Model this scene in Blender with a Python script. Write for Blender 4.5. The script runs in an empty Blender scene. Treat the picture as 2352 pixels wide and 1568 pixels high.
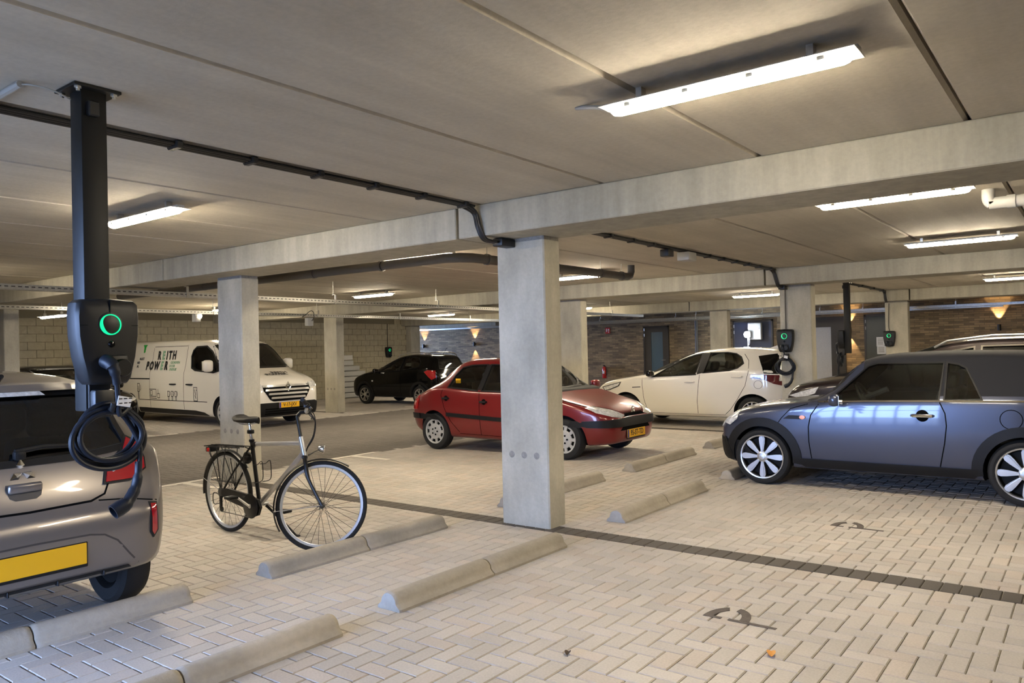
import bpy, bmesh, math, random
import numpy as np
from mathutils import Vector, Matrix
from mathutils.bvhtree import BVHTree
from mathutils.geometry import delaunay_2d_cdt

scene = bpy.context.scene
col = scene.collection
random.seed(7)
rng = np.random.default_rng(7)
R = math.radians

# ------------------------------------------------------------------ camera
FPX, YAW, PITCH, ROLL, CAMH = 1763.0, R(37.35), R(0.59), R(-1.3), 1.55
fw = Vector((-math.sin(YAW)*math.cos(PITCH), math.cos(YAW)*math.cos(PITCH), math.sin(PITCH)))
rt = Vector((math.cos(YAW), math.sin(YAW), 0)); up = rt.cross(fw)
rt, up = (math.cos(ROLL)*rt+math.sin(ROLL)*up), (-math.sin(ROLL)*rt+math.cos(ROLL)*up)
cam = bpy.data.cameras.new('camera'); cam_o = bpy.data.objects.new('camera', cam); col.objects.link(cam_o)
cam.sensor_width = 36; cam.lens = FPX/2352*36; cam.clip_start = .05; cam.clip_end = 300
cam_o.matrix_world = Matrix(((rt.x, up.x, -fw.x, 0), (rt.y, up.y, -fw.y, 0), (rt.z, up.z, -fw.z, CAMH), (0, 0, 0, 1)))
scene.camera = cam_o

# ------------------------------------------------------------------ sky, exposure
world = bpy.data.worlds.new('sky'); scene.world = world; world.use_nodes = True
bg = world.node_tree.nodes['Background']; bg.inputs[0].default_value = (.36, .54, 1.0, 1); bg.inputs[1].default_value = 20.0
vs = scene.view_settings
vs.view_transform = 'Standard'; vs.look = 'None'; vs.exposure = 1.0; vs.gamma = 1.0; vs.use_curve_mapping = False
LAMP_POWER = 95.0
LAMP_COL = (1.0, .86, .64)

# ------------------------------------------------------------------ materials
MATS = {}
def mat(name, c, rough=.55, metal=0., var=0., vscale=6., stretch=(1, 1, 1), bump=0., bscale=80., coat=0., emit=0., ecol=None, world_pos=False, spec=.5, alpha_detail=0.):
    if name in MATS: return MATS[name]
    m = bpy.data.materials.new(name); m.use_nodes = True; nt = m.node_tree; b = nt.nodes['Principled BSDF']
    b.inputs['Base Color'].default_value = (*c, 1); b.inputs['Roughness'].default_value = rough; b.inputs['Metallic'].default_value = metal
    b.inputs['Specular IOR Level'].default_value = spec
    if coat: b.inputs['Coat Weight'].default_value = coat; b.inputs['Coat Roughness'].default_value = .04
    if emit: b.inputs['Emission Color'].default_value = (*(ecol or c), 1); b.inputs['Emission Strength'].default_value = emit
    if var or bump:
        if world_pos: src = nt.nodes.new('ShaderNodeNewGeometry').outputs['Position']
        else: src = nt.nodes.new('ShaderNodeTexCoord').outputs['Object']
        mp = nt.nodes.new('ShaderNodeMapping'); mp.inputs['Scale'].default_value = stretch; nt.links.new(src, mp.inputs[0])
    if var:
        n = nt.nodes.new('ShaderNodeTexNoise'); n.inputs['Scale'].default_value = vscale; n.inputs['Detail'].default_value = 6; n.inputs['Roughness'].default_value = .62
        nt.links.new(mp.outputs[0], n.inputs['Vector'])
        r = nt.nodes.new('ShaderNodeMapRange'); r.inputs[1].default_value = .3; r.inputs[2].default_value = .7; r.inputs[3].default_value = 1-var; r.inputs[4].default_value = 1+var
        nt.links.new(n.outputs[0], r.inputs[0])
        mx = nt.nodes.new('ShaderNodeVectorMath'); mx.operation = 'SCALE'; mx.inputs[0].default_value = c
        nt.links.new(r.outputs[0], mx.inputs['Scale']); nt.links.new(mx.outputs[0], b.inputs['Base Color'])
    if bump:
        n2 = nt.nodes.new('ShaderNodeTexNoise'); n2.inputs['Scale'].default_value = bscale; n2.inputs['Detail'].default_value = 3
        nt.links.new(mp.outputs[0], n2.inputs['Vector'])
        bp = nt.nodes.new('ShaderNodeBump'); bp.inputs['Strength'].default_value = bump; bp.inputs['Distance'].default_value = .01
        nt.links.new(n2.outputs[0], bp.inputs['Height']); nt.links.new(bp.outputs[0], b.inputs['Normal'])
    MATS[name] = m; return m

def concrete(name, c, streak, amount=.16, bump=.15):
    """cast concrete: broad clouding, streaks along one axis, fine pores"""
    m = bpy.data.materials.new(name); m.use_nodes = True; nt = m.node_tree; b = nt.nodes['Principled BSDF']; N = nt.nodes.new; L = nt.links.new
    b.inputs['Roughness'].default_value = .82; b.inputs['Specular IOR Level'].default_value = .25
    geo = N('ShaderNodeNewGeometry')
    def noise(sc, stretch, det=5):
        mp = N('ShaderNodeMapping'); mp.inputs['Scale'].default_value = stretch; L(geo.outputs['Position'], mp.inputs[0])
        n = N('ShaderNodeTexNoise'); n.inputs['Scale'].default_value = sc; n.inputs['Detail'].default_value = det; n.inputs['Roughness'].default_value = .6; L(mp.outputs[0], n.inputs['Vector']); return n.outputs[0]
    a = noise(.7, (1, 1, 1)); s = noise(3.2, streak, 6); f = noise(34, (1, 1, 1), 4)
    def scale(o, k):
        r = N('ShaderNodeMapRange'); r.inputs[1].default_value = .32; r.inputs[2].default_value = .68; r.inputs[3].default_value = 1-k; r.inputs[4].default_value = 1+k; L(o, r.inputs[0]); return r.outputs[0]
    m1 = N('ShaderNodeMath'); m1.operation = 'MULTIPLY'; L(scale(a, amount), m1.inputs[0]); L(scale(s, amount), m1.inputs[1])
    m2 = N('ShaderNodeMath'); m2.operation = 'MULTIPLY'; L(m1.outputs[0], m2.inputs[0]); L(scale(f, .05), m2.inputs[1])
    v = N('ShaderNodeVectorMath'); v.operation = 'SCALE'; v.inputs[0].default_value = c; L(m2.outputs[0], v.inputs['Scale']); L(v.outputs[0], b.inputs['Base Color'])
    bp = N('ShaderNodeBump'); bp.inputs['Strength'].default_value = bump; bp.inputs['Distance'].default_value = .01; L(f, bp.inputs['Height']); L(bp.outputs[0], b.inputs['Normal'])
    MATS[name] = m; return m

def glassmat(name, tint, dark):
    """thin vehicle glass: tinted see-through plus mirror reflection at grazing angles"""
    m = bpy.data.materials.new(name); m.use_nodes = True; nt = m.node_tree; nt.nodes.clear(); N = nt.nodes.new
    o = N('ShaderNodeOutputMaterial'); t = N('ShaderNodeBsdfTransparent'); t.inputs[0].default_value = (*[x*(1-dark) for x in tint], 1)
    g = N('ShaderNodeBsdfGlossy'); g.inputs['Roughness'].default_value = .02; g.inputs[0].default_value = (.95, .97, 1, 1)
    f = N('ShaderNodeFresnel'); f.inputs[0].default_value = 1.75; x = N('ShaderNodeMixShader')
    nt.links.new(f.outputs[0], x.inputs[0]); nt.links.new(t.outputs[0], x.inputs[1]); nt.links.new(g.outputs[0], x.inputs[2]); nt.links.new(x.outputs[0], o.inputs[0])
    MATS[name] = m; return m

concrete('ceiling_concrete', (.50, .46, .385), (1.6, .10, 1), .09)
concrete('beam_concrete', (.38, .355, .285), (2.5, 2.5, .25), .13)
concrete('column_concrete', (.41, .385, .315), (1.2, 1.2, .5), .15, .3)
concrete('stop_concrete', (.36, .325, .27), (1.5, .6, 1), .16, .3)
mat('asphalt_sand', (.25, .22, .18), .95, var=.2, vscale=20, world_pos=True)
mat('block', (.40, .36, .26), .9, var=.1, vscale=9, bump=.2, bscale=50, world_pos=True)
mat('mortar', (.22, .195, .14), .95)
mat('white_paint', (.78, .74, .66), .7, var=.1, vscale=20)
mat('grey_paint', (.09, .075, .065), .8, var=.25, vscale=25)
mat('black_plastic', (.009, .009, .0095), .45, bump=.04, bscale=300)
mat('charger_shell', (.010, .010, .0105), .45, bump=.02, bscale=400, spec=.35)
mat('post_steel', (.013, .013, .0125), .5, spec=.3)
mat('cable_rubber', (.008, .011, .018), .45, spec=.35)
mat('pale_plastic', (.42, .42, .40), .5)
mat('galvanised', (.55, .54, .50), .35, metal=.85, var=.15, vscale=30)
mat('pvc_grey', (.085, .076, .066), .45)
mat('insulation', (.62, .56, .45), .6, var=.12, vscale=8)
mat('steel_dark', (.10, .10, .10), .4, metal=.7)
mat('chrome', (.82, .82, .82), .09, metal=1.)
mat('alloy', (.62, .62, .62), .28, metal=.9)
mat('alloy_dark', (.05, .05, .05), .3, metal=.6)
mat('rim_dark', (.010, .010, .010), .7, spec=.2)
mat('hubcap', (.52, .52, .51), .38, metal=.4)
mat('tyre', (.009, .0088, .0085), .8, bump=.2, bscale=120)
mat('underbody', (.006, .006, .006), .9)
mat('cabin', (.022, .022, .022), .8)
mat('seat_fabric', (.03, .03, .032), .9, bump=.1, bscale=200)
mat('rubber_trim', (.007, .007, .0075), .5, spec=.3)
mat('gap', (.002, .002, .002), .9, spec=.1)
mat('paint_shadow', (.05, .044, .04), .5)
mat('plate_yellow', (.80, .42, .008), .4)
mat('plate_blue', (.015, .03, .25), .4)
mat('plate_ink', (.012, .010, .010), .5)
mat('green_ring', (.0, .12, .05), .3, emit=.75, ecol=(.0, 1.0, .30))
mat('white_led', (.8, .9, 1), .3, emit=1.0, ecol=(.7, .9, 1))
mat('lens_red', (.42, .008, .012), .08, coat=1.)
mat('lens_darkred', (.10, .006, .012), .1, coat=1.)
mat('lens_clear', (.72, .72, .70), .16, metal=.15, coat=1., var=.35, vscale=28)
mat('lens_amber', (.85, .25, .02), .2, coat=1.)
mat('sticker_white', (.82, .83, .85), .5)
mat('extinguisher_red', (.50, .015, .012), .3, coat=.6)
mat('sign_red', (.55, .02, .02), .5)
mat('door_dark', (.030, .024, .020), .45)
mat('door_blue', (.018, .024, .050), .35)
mat('door_green', (.036, .042, .032), .4)
mat('frosted', (.50, .50, .52), .7, var=.1, vscale=40)
mat('blue_pane', (.07, .12, .17), .25)
mat('leaf', (.62, .30, .07), .7)
mat('dead_leaf', (.06, .04, .03), .8)
mat('lamp_housing', (.55, .54, .50), .5)
glassmat('car_glass', (.86, .93, .88), .12)
glassmat('tinted_glass', (.5, .5, .5), .80)
glassmat('lens_glass', (.97, .97, .97), .03)
mat('paint_grey', (.20, .178, .160), .30, metal=.5, coat=.8)
mat('paint_red', (.17, .006, .008), .28, metal=.15, coat=.7)
mat('paint_white', (.74, .70, .62), .30, coat=1.)
mat('paint_blue', (.050, .060, .096), .30, metal=.4, coat=.7)
mat('paint_black', (.003, .003, .003), .06, spec=.32)
mat('paint_plum', (.022, .014, .014), .25, metal=.3, coat=.6)
mat('canvas', (.015, .015, .017), .92, bump=.1, bscale=500)
mat('paint_van', (.76, .72, .64), .35, coat=1.)
mat('ink_black', (.012, .012, .012), .6)
mat('ink_green', (.02, .42, .05), .6)
mat('ink_sage', (.23, .42, .26), .6)

# ------------------------------------------------------------------ mesh helpers
class MB:
    def __init__(s): s.v = []; s.f = []; s.m = []; s.mi = 0
    def add(s, vs, fs):
        o = len(s.v); s.v += [tuple(v) for v in vs]; s.f += [tuple(i+o for i in f) for f in fs]; s.m += [s.mi]*len(fs); return s
    def box(s, c, d, rz=0., rot=None):
        x, y, z = d[0]/2, d[1]/2, d[2]/2
        vs = [Vector(p) for p in ((-x,-y,-z),(x,-y,-z),(x,y,-z),(-x,y,-z),(-x,-y,z),(x,-y,z),(x,y,z),(-x,y,z))]
        M3 = rot if rot is not None else Matrix.Rotation(rz, 3, 'Z')
        return s.add([M3 @ v+Vector(c) for v in vs], [(0,3,2,1),(4,5,6,7),(0,1,5,4),(1,2,6,5),(2,3,7,6),(3,0,4,7)])
    def rbox(s, c, d, b=.01, seg=2, rot=None):
        bm = bmesh.new(); bmesh.ops.create_cube(bm, size=1)
        for v in bm.verts: v.co = Vector((v.co.x*d[0], v.co.y*d[1], v.co.z*d[2]))
        bmesh.ops.bevel(bm, geom=bm.edges[:], offset=min(b, min(d)*.49), segments=seg, profile=.5, affect='EDGES')
        M3 = rot if rot is not None else Matrix.Identity(3)
        bm.verts.index_update(); s.add([M3 @ v.co+Vector(c) for v in bm.verts], [[v.index for v in f.verts] for f in bm.faces]); bm.free(); return s
    def tube(s, pts, r, n=10, caps=True, closed=False):
        P = [Vector(p) for p in pts]; k = len(P); rr = r if isinstance(r, (list, tuple)) else [r]*k
        vs = []; fs = []; nrm = None
        for i in range(k):
            if closed: t = (P[(i+1) % k]-P[i-1])
            else: t = P[min(i+1, k-1)]-P[max(i-1, 0)]
            t = t.normalized() if t.length > 1e-9 else Vector((0, 0, 1))
            if nrm is None:
                a = Vector((0, 0, 1)) if abs(t.z) < .9 else Vector((1, 0, 0)); nrm = (a-t*a.dot(t)).normalized()
            else:
                nrm = nrm-t*nrm.dot(t)
                nrm = nrm.normalized() if nrm.length > 1e-6 else t.orthogonal().normalized()
            bn = t.cross(nrm)
            vs += [P[i]+(nrm*math.cos(a)+bn*math.sin(a))*rr[i] for a in (2*math.pi*j/n for j in range(n))]
        m = k if closed else k-1
        for i in range(m):
            q = (i+1) % k
            for j in range(n): fs.append((i*n+j, i*n+(j+1) % n, q*n+(j+1) % n, q*n+j))
        if caps and not closed: fs.append(tuple(range(n-1, -1, -1))); fs.append(tuple((k-1)*n+j for j in range(n)))
        return s.add(vs, fs)
    def lathe(s, prof, n=32, M4=None, close=False, caps=True):
        """prof: (radius, height) pairs, turned about local Z; M4 places it"""
        M4 = M4 or Matrix.Identity(4); k = len(prof); vs = []; fs = []
        for r, h in prof:
            vs += [M4 @ Vector((r*math.cos(2*math.pi*j/n), r*math.sin(2*math.pi*j/n), h)) for j in range(n)]
        for i in range(k if close else k-1):
            q = (i+1) % k
            for j in range(n): fs.append((i*n+j, i*n+(j+1) % n, q*n+(j+1) % n, q*n+j))
        if not close and caps:
            if prof[0][0] > 1e-6: fs.append(tuple(range(n-1, -1, -1)))
            if prof[-1][0] > 1e-6: fs.append(tuple((k-1)*n+j for j in range(n)))
        return s.add(vs, fs)
    def prism(s, poly, h0, h1, M4=None):
        M4 = M4 or Matrix.Identity(4); n = len(poly)
        return s.add([M4 @ Vector((x, y, h0)) for x, y in poly]+[M4 @ Vector((x, y, h1)) for x, y in poly],
                     [tuple(range(n-1, -1, -1)), tuple(range(n, 2*n))]+[(i, (i+1) % n, n+(i+1) % n, n+i) for i in range(n)])
    def mesh(s, name, mats):
        me = bpy.data.meshes.new(name); me.from_pydata(s.v, [], s.f); 
        for m in (mats if isinstance(mats, (list, tuple)) else [mats]): me.materials.append(MATS[m] if isinstance(m, str) else m)
        if any(s.m): me.polygons.foreach_set('material_index', s.m)
        bm = bmesh.new(); bm.from_mesh(me); bmesh.ops.recalc_face_normals(bm, faces=bm.faces[:]); bm.to_mesh(me); bm.free()
        return me
    def build(s, name, mats, parent=None, smooth=35, loc=None):
        me = s.mesh(name, mats)
        if smooth: me.shade_smooth(); me.set_sharp_from_angle(angle=R(smooth))
        return link(name, me, parent, loc)
def link(name, me, parent=None, loc=None):
    o = bpy.data.objects.new(name, me); col.objects.link(o)
    if parent is not None: o.parent = parent
    if loc is not None: o.location = loc
    return o
def tag(o, label=None, cat=None, group=None, kind=None):
    for k, v in (('label', label), ('category', cat), ('group', group), ('kind', kind)):
        if v: o[k] = v
    return o
def thing(name, label, cat, loc=(0, 0, 0), rz=0., group=None, tilt=None):
    o = bpy.data.objects.new(name, None); col.objects.link(o); o.location = loc; o.rotation_euler = tilt or (0, 0, rz); o.empty_display_size = .1
    return tag(o, label, cat, group)
def copy_tree(o, parent=None):
    c = o.copy(); col.objects.link(c); c.parent = parent
    for ch in list(o.children): copy_tree(ch, c)
    return c
def axisY(x, y, z, flip=1):   # lathe axis along Y, height grows towards -Y*flip
    return Matrix.Translation((x, y, z)) @ Matrix.Rotation(math.pi/2*flip, 4, 'X')
def axisX(x, y, z, flip=1):
    return Matrix.Translation((x, y, z)) @ Matrix.Rotation(math.pi/2*flip, 4, 'Y')
def text_mesh(txt, size, bold=0., sx=1.):
    cu = bpy.data.curves.new('lettering', 'FONT'); cu.body = txt; cu.size = size; cu.align_x = 'CENTER'; cu.align_y = 'CENTER'; cu.offset = bold; cu.extrude = .0012; cu.resolution_u = 3
    o = bpy.data.objects.new('lettering', cu); col.objects.link(o)
    dg = bpy.context.evaluated_depsgraph_get(); me = bpy.data.meshes.new_from_object(o.evaluated_get(dg))
    bpy.data.objects.remove(o); bpy.data.curves.remove(cu)
    for v in me.vertices: v.co.x *= sx
    return me
def text(name, txt, size, material, M4, parent=None, bold=0., sx=1.):
    """M4: columns = reading direction, up, facing normal, origin (parent space)"""
    me = text_mesh(txt, size, bold, sx); me.transform(M4); me.materials.clear(); me.materials.append(MATS[material])
    return link(name, me, parent)
def basis(o, xdir, ydir):
    x = Vector(xdir).normalized(); y = Vector(ydir).normalized(); z = x.cross(y)
    return Matrix(((x.x, y.x, z.x, o[0]), (x.y, y.y, z.y, o[1]), (x.z, y.z, z.z, o[2]), (0, 0, 0, 1)))
def px_of(p):
    d = Vector(p)-Vector((0, 0, CAMH)); w = d.dot(fw)
    if w < .1: return None
    return 1176+FPX*d.dot(rt)/w, 784-FPX*d.dot(up)/w, w
def arc(cx, cy, r, a0, a1, n, ry=None):
    ry = ry or r
    return [(cx+r*math.cos(R(a0+(a1-a0)*i/n)), cy+ry*math.sin(R(a0+(a1-a0)*i/n))) for i in range(n+1)]
def catmull(P, n=8, closed=False):
    P = [Vector(p) for p in P]; k = len(P); out = []
    for i in range(k if closed else k-1):
        g = (lambda j: P[j % k]) if closed else (lambda j: P[min(max(j, 0), k-1)])
        a, b, c, d = g(i-1), g(i), g(i+1), g(i+2)
        for j in range(n):
            t = j/n; out.append(.5*((2*b)+(c-a)*t+(2*a-5*b+4*c-d)*t*t+(3*b-a-3*c+d)*t**3))
    if not closed: out.append(P[-1])
    return out
# ------------------------------------------------------------------ structure
ZC, ZB = 2.80, 2.53
BEAM_Y = (5.07, 12.82, 20.60); BEAM_D = .62
XW, YB = -21.0, 25.0
def structure(o, label=None): return tag(o, label, None, None, 'structure')

# floor bed + pavers
fl = MB(); fl.box((-10, 9, -.059), (64, 56, .10)); floor = structure(fl.build('floor', 'asphalt_sand', smooth=0))
def paver_material(name, use_attr):
    m = bpy.data.materials.new(name); m.use_nodes = True; nt = m.node_tree; N = nt.nodes.new; L = nt.links.new; b = nt.nodes['Principled BSDF']
    b.inputs['Roughness'].default_value = .86; b.inputs['Specular IOR Level'].default_value = .3
    geo = N('ShaderNodeNewGeometry')
    if use_attr: a = N('ShaderNodeAttribute'); a.attribute_name = 'tint'; base = a.outputs['Color']
    else:
        oi = N('ShaderNodeObjectInfo'); base = oi.outputs['Color']
    n = N('ShaderNodeTexNoise'); n.inputs['Scale'].default_value = 1.1; n.inputs['Detail'].default_value = 6; L(geo.outputs['Position'], n.inputs['Vector'])
    r = N('ShaderNodeMapRange'); r.inputs[1].default_value = .3; r.inputs[2].default_value = .7; r.inputs[3].default_value = .90; r.inputs[4].default_value = 1.09; L(n.outputs[0], r.inputs[0])
    n2 = N('ShaderNodeTexNoise'); n2.inputs['Scale'].default_value = 90; n2.inputs['Detail'].default_value = 4; L(geo.outputs['Position'], n2.inputs['Vector'])
    r2 = N('ShaderNodeMapRange'); r2.inputs[1].default_value = .3; r2.inputs[2].default_value = .7; r2.inputs[3].default_value = .92; r2.inputs[4].default_value = 1.08; L(n2.outputs[0], r2.inputs[0])
    mu = N('ShaderNodeMath'); mu.operation = 'MULTIPLY'; L(r.outputs[0], mu.inputs[0]); L(r2.outputs[0], mu.inputs[1])
    v = N('ShaderNodeVectorMath'); v.operation = 'SCALE'; L(base, v.inputs[0]); L(mu.outputs[0], v.inputs['Scale']); L(v.outputs[0], b.inputs['Base Color'])
    bp = N('ShaderNodeBump'); bp.inputs['Strength'].default_value = .25; bp.inputs['Distance'].default_value = .004; L(n2.outputs[0], bp.inputs['Height']); L(bp.outputs[0], b.inputs['Normal'])
    MATS[name] = m
paver_material('paver_many', True); paver_material('paver_one', False)
A = .105
STRIPS = [(5.36, 5.57), (13.11, 13.32), (20.9, 21.1)]
ROAD = (-14.85, -8.95)
LIGHT = np.array((.45, .418, .378)); WARM = np.array((.46, .412, .362)); DARK = np.array((.165, .148, .130)); STRIP = np.array((.095, .085, .075))
def tint(x, kind):
    base = {'l': LIGHT, 'r': DARK, 's': STRIP}[kind]
    if kind == 'l' and rng.random() < .22: base = WARM
    return base*(1+rng.uniform(-.075, .065))
bricks = []    # cx, cy, sx, sy, colour
u0, u1 = int(-21/A), int(1.3/A); v0, v1 = int(.3/A), int(24.9/A)
for u in range(u0, u1):
    for v in range(v0, v1):
        k = (u-v) % 4
        if k == 0: c = ((u+1)*A, (v+.5)*A); d = (2*A, A)
        elif k == 3: c = ((u+.5)*A, (v+1)*A); d = (A, 2*A)
        else: continue
        dx, dy = c[0], c[1]; w = -dx*math.sin(YAW)+dy*math.cos(YAW); h = dx*math.cos(YAW)+dy*math.sin(YAW)
        if w < 2.2 or abs(h/w) > .80: continue
        kind = 'r' if ROAD[0] < c[0] < ROAD[1] else 'l'
        y0, y1 = c[1]-d[1]/2, c[1]+d[1]/2
        if kind == 'l':
            skip = False
            for s0, s1 in STRIPS:
                if y1 > s0 and y0 < s1:
                    if y0 < s0-.03: y1 = s0
                    elif y1 > s1+.03: y0 = s1
                    else: skip = True
                    break
            if skip: continue
        bricks.append((c[0], (y0+y1)/2, d[0], y1-y0, tint(c[0], kind)))
for s0, s1 in STRIPS:
    for x in np.arange(-20.9, 1.2, A*1.02):
        if ROAD[0] < x < ROAD[1]: continue
        w = -x*math.sin(YAW)+s0*math.cos(YAW); h = x*math.cos(YAW)+s0*math.sin(YAW)
        if abs(h/w) > .80: continue
        bricks.append((float(x), (s0+s1)/2, A*1.02, s1-s0, tint(x, 's')))
G = .0045; CH = .005
def brick_verts(sx, sy):
    a, b = sx/2-G/2, sy/2-G/2; out = []
    for ins, z in ((CH, 0.), (0, -CH), (0, -.03)):
        out += [(-a+ins, -b+ins, z), (a-ins, -b+ins, z), (a-ins, b-ins, z), (-a+ins, b-ins, z)]
    return out
BF = [(0, 1, 2, 3)]+[(4+i, 4+(i+1) % 4, (i+1) % 4, i) for i in range(4)]+[(8+i, 8+(i+1) % 4, 4+(i+1) % 4, 4+i) for i in range(4)]
def shown(b):
    p = px_of((b[0], b[1], 0))
    if p is None or not (-20 < p[0] < 2372 and 0 < p[1] < 1590): return 1e9
    for x0, x1, yy0, yy1 in ((-9, -4.45, .8, 2.52), (-4.76, -4.57, .8, 2.65), (-4.76, -4.57, 3.15, 5.05), (-3.52, -3.33, .9, 2.85), (-3.52, -3.33, 3.2, 4.97)):
        if x0 < b[0] < x1 and yy0 < b[1] < yy1: return 1e9
    return p[2]*p[2]*(1 if abs(b[2]*b[3]-2*A*A) < .006 else 2)
order = sorted(range(len(bricks)), key=lambda i: shown(bricks[i]))
near = set(order[:300])
shared = {}
for i in order[:300]:
    x, y, sx, sy, c = bricks[i]; key = (round(sx, 3), round(sy, 3))
    if key not in shared:
        mb = MB(); mb.add(brick_verts(sx, sy), BF); shared[key] = mb.mesh('paver', 'paver_one')
    o = link('paver', shared[key], floor, (x, y, float(rng.uniform(-.0008, .0004)))); o.rotation_euler = (float(rng.normal(0, .0015)), float(rng.normal(0, .0015)), float(rng.normal(0, .005)))
    o.color = (*[float(t) for t in c], 1)
rest = [b for i, b in enumerate(bricks) if i not in near]
nv = len(rest)*12; V = np.zeros((len(rest), 12, 3)); C4 = np.ones((len(rest), 12, 4)); cache = {}
for i, (x, y, sx, sy, c) in enumerate(rest):
    key = (round(sx, 4), round(sy, 4))
    if key not in cache: cache[key] = np.array(brick_verts(sx, sy))
    t = cache[key].copy(); t[:, 2] += t[:, 0]*rng.normal(0, .002)+t[:, 1]*rng.normal(0, .002)+rng.uniform(-.0008, .0004)
    V[i] = t+(x, y, 0); C4[i, :, :3] = c
Fq = (np.array(BF)[None]+(np.arange(len(rest))*12)[:, None, None]).reshape(-1, 4)
me = bpy.data.meshes.new('paving'); me.vertices.add(nv); me.vertices.foreach_set('co', V.ravel())
me.loops.add(Fq.size); me.loops.foreach_set('vertex_index', Fq.ravel().astype(np.int32))
me.polygons.add(len(Fq)); me.polygons.foreach_set('loop_start', (np.arange(len(Fq))*4).astype(np.int32)); me.update(calc_edges=True); me.shade_flat()
at = me.attributes.new('tint', 'FLOAT_COLOR', 'POINT'); at.data.foreach_set('color', C4.ravel()); me.materials.append(MATS['paver_many'])
tag(link('paving', me, floor), 'herringbone concrete pavers laid across the garage floor', None, None, 'stuff')

# ceiling: lid added to block light at the joints, and hollow-core slabs
cl = MB(); cl.box((-10, 11, 3.06), (40, 32, .1)); ceiling = structure(cl.build('ceiling', 'ceiling_concrete', smooth=0))
def slab_mesh(w, l):
    mb = MB(); a = w/2; ch = .016
    prof = [(-a+ch, 0), (-a, ch*1.4), (-a, .2), (a, .2), (a, ch*1.4), (a-ch, 0)]
    mb.prism([(p[0], p[1]) for p in prof], 0, l, Matrix(((1, 0, 0, 0), (0, 0, 1, 0), (0, 1, 0, 0), (0, 0, 0, 1)))); return mb.mesh('ceiling_slab', 'ceiling_concrete')
bays = [(-3.0, 5.35), (5.40, 13.10), (13.15, 20.88), (20.93, 26.0)]
for y0, y1 in bays:
    me = slab_mesh(1.197, y1-y0)
    for k in range(-5, 19):
        link('ceiling_slab', me, ceiling, (-.56-1.21*k+.605, y0, ZC))
# beams
for yb, cuts in zip(BEAM_Y, ((-9.43, -4.45), (-9.43, -4.42), (-9.3, -3.6))):
    xs = [-22]+list(cuts)+[6.5]
    for a, b in zip(xs, xs[1:]):
        mb = MB(); mb.rbox(((a+b)/2, yb+BEAM_D/2, (ZC+ZB)/2-.002), (b-a-.03, BEAM_D, ZC-ZB+.002), .008, 1)
        structure(mb.build('beam', 'beam_concrete', smooth=0), 'long concrete beam carrying the ceiling slabs')
mb = MB(); mb.rbox((-8, -.95, (ZC+ZB)/2), (30, .5, ZC-ZB), .008, 1); structure(mb.build('beam', 'beam_concrete', smooth=0))
# columns
def column(x, y, sx=.515, sy=.25, plugs=True, h=ZB):
    mb = MB(); b = .012
    poly = [(-sx/2+b, -sy/2), (sx/2-b, -sy/2), (sx/2, -sy/2+b), (sx/2, sy/2-b), (sx/2-b, sy/2), (-sx/2+b, sy/2), (-sx/2, sy/2-b), (-sx/2, -sy/2+b)]
    mb.prism(poly, -.02, h-.035)
    o = structure(mb.build('column', 'column_concrete', smooth=0, loc=(x, y, 0)), 'square-edged concrete column standing on the paved floor')
    g = MB(); g.prism([(p[0]*.985, p[1]*.985) for p in poly], h-.035, h+.004); g.build('mortar_bed', 'plug_grey', o, smooth=0)
    if plugs:
        for z in (.62,):
            for dx in (-.135, 0, .135):
                p = MB(); p.lathe([(.0, 0), (.028, 0), (.030, .001)], 20, axisY(dx, -sy/2-.0015, z, -1)); p.build('anchor_plug', 'plug_grey', o)
    return o
mat('plug_grey', (.26, .245, .215), .9, var=.2, vscale=40)
for x in (-4.03, -8.52, -15.86): column(x, 5.545)
for x in (-4.03, -8.54, -16.05): column(x, 13.275)
for x in (-3.95, -8.55, -15.9): column(x, 21.0)
column(-20.95, 21.1, .42, .5, False)

# block wall
wl = MB(); wl.box((XW-.15, 9.0, 1.4), (.27, 24.6, 2.8)); wall_left = structure(wl.build('wall_left', 'mortar', smooth=0))
bs = {}
def block_mesh(l):
    if l not in bs:
        m2 = MB(); m2.rbox((0, 0, 0), (.03, l-.008, .192), .004, 1); bs[l] = m2.mesh('wall_block', 'block')
    return bs[l]
cand = []
for r in range(13):
    off = .2 if r % 2 else 0
    for k in range(-2, 55):
        y = k*.4+off+.2; z = r*.2+.1
        if y > 20.85: continue
        p = px_of((XW, y, z)); inframe = p and -30 < p[0] < 960
        sc_ = p[2] if inframe else 1e3
        if inframe and (230 < p[0] < 500 and p[1] > 790 or 500 < p[0] < 600 or 730 < p[0] < 780 or p[1] > 915 or 0 <= p[0] < 180 and p[1] > 870 or 180 < p[0] < 310): sc_ += 100
        if r == 12: sc_ += 50
        cand.append((sc_, y, z))
cand.sort()
for s_, y, z in cand[:300]: link('wall_block', block_mesh(.4), wall_left, (XW, y, z))
jm = MB()
for s_, y, z in cand[300:]: jm.box((XW, y, z), (.03, .392, .192))
tag(jm.build('block_courses', 'block', wall_left, smooth=0), 'more pale blocks of the same wall', None, None, 'stuff')

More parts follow.
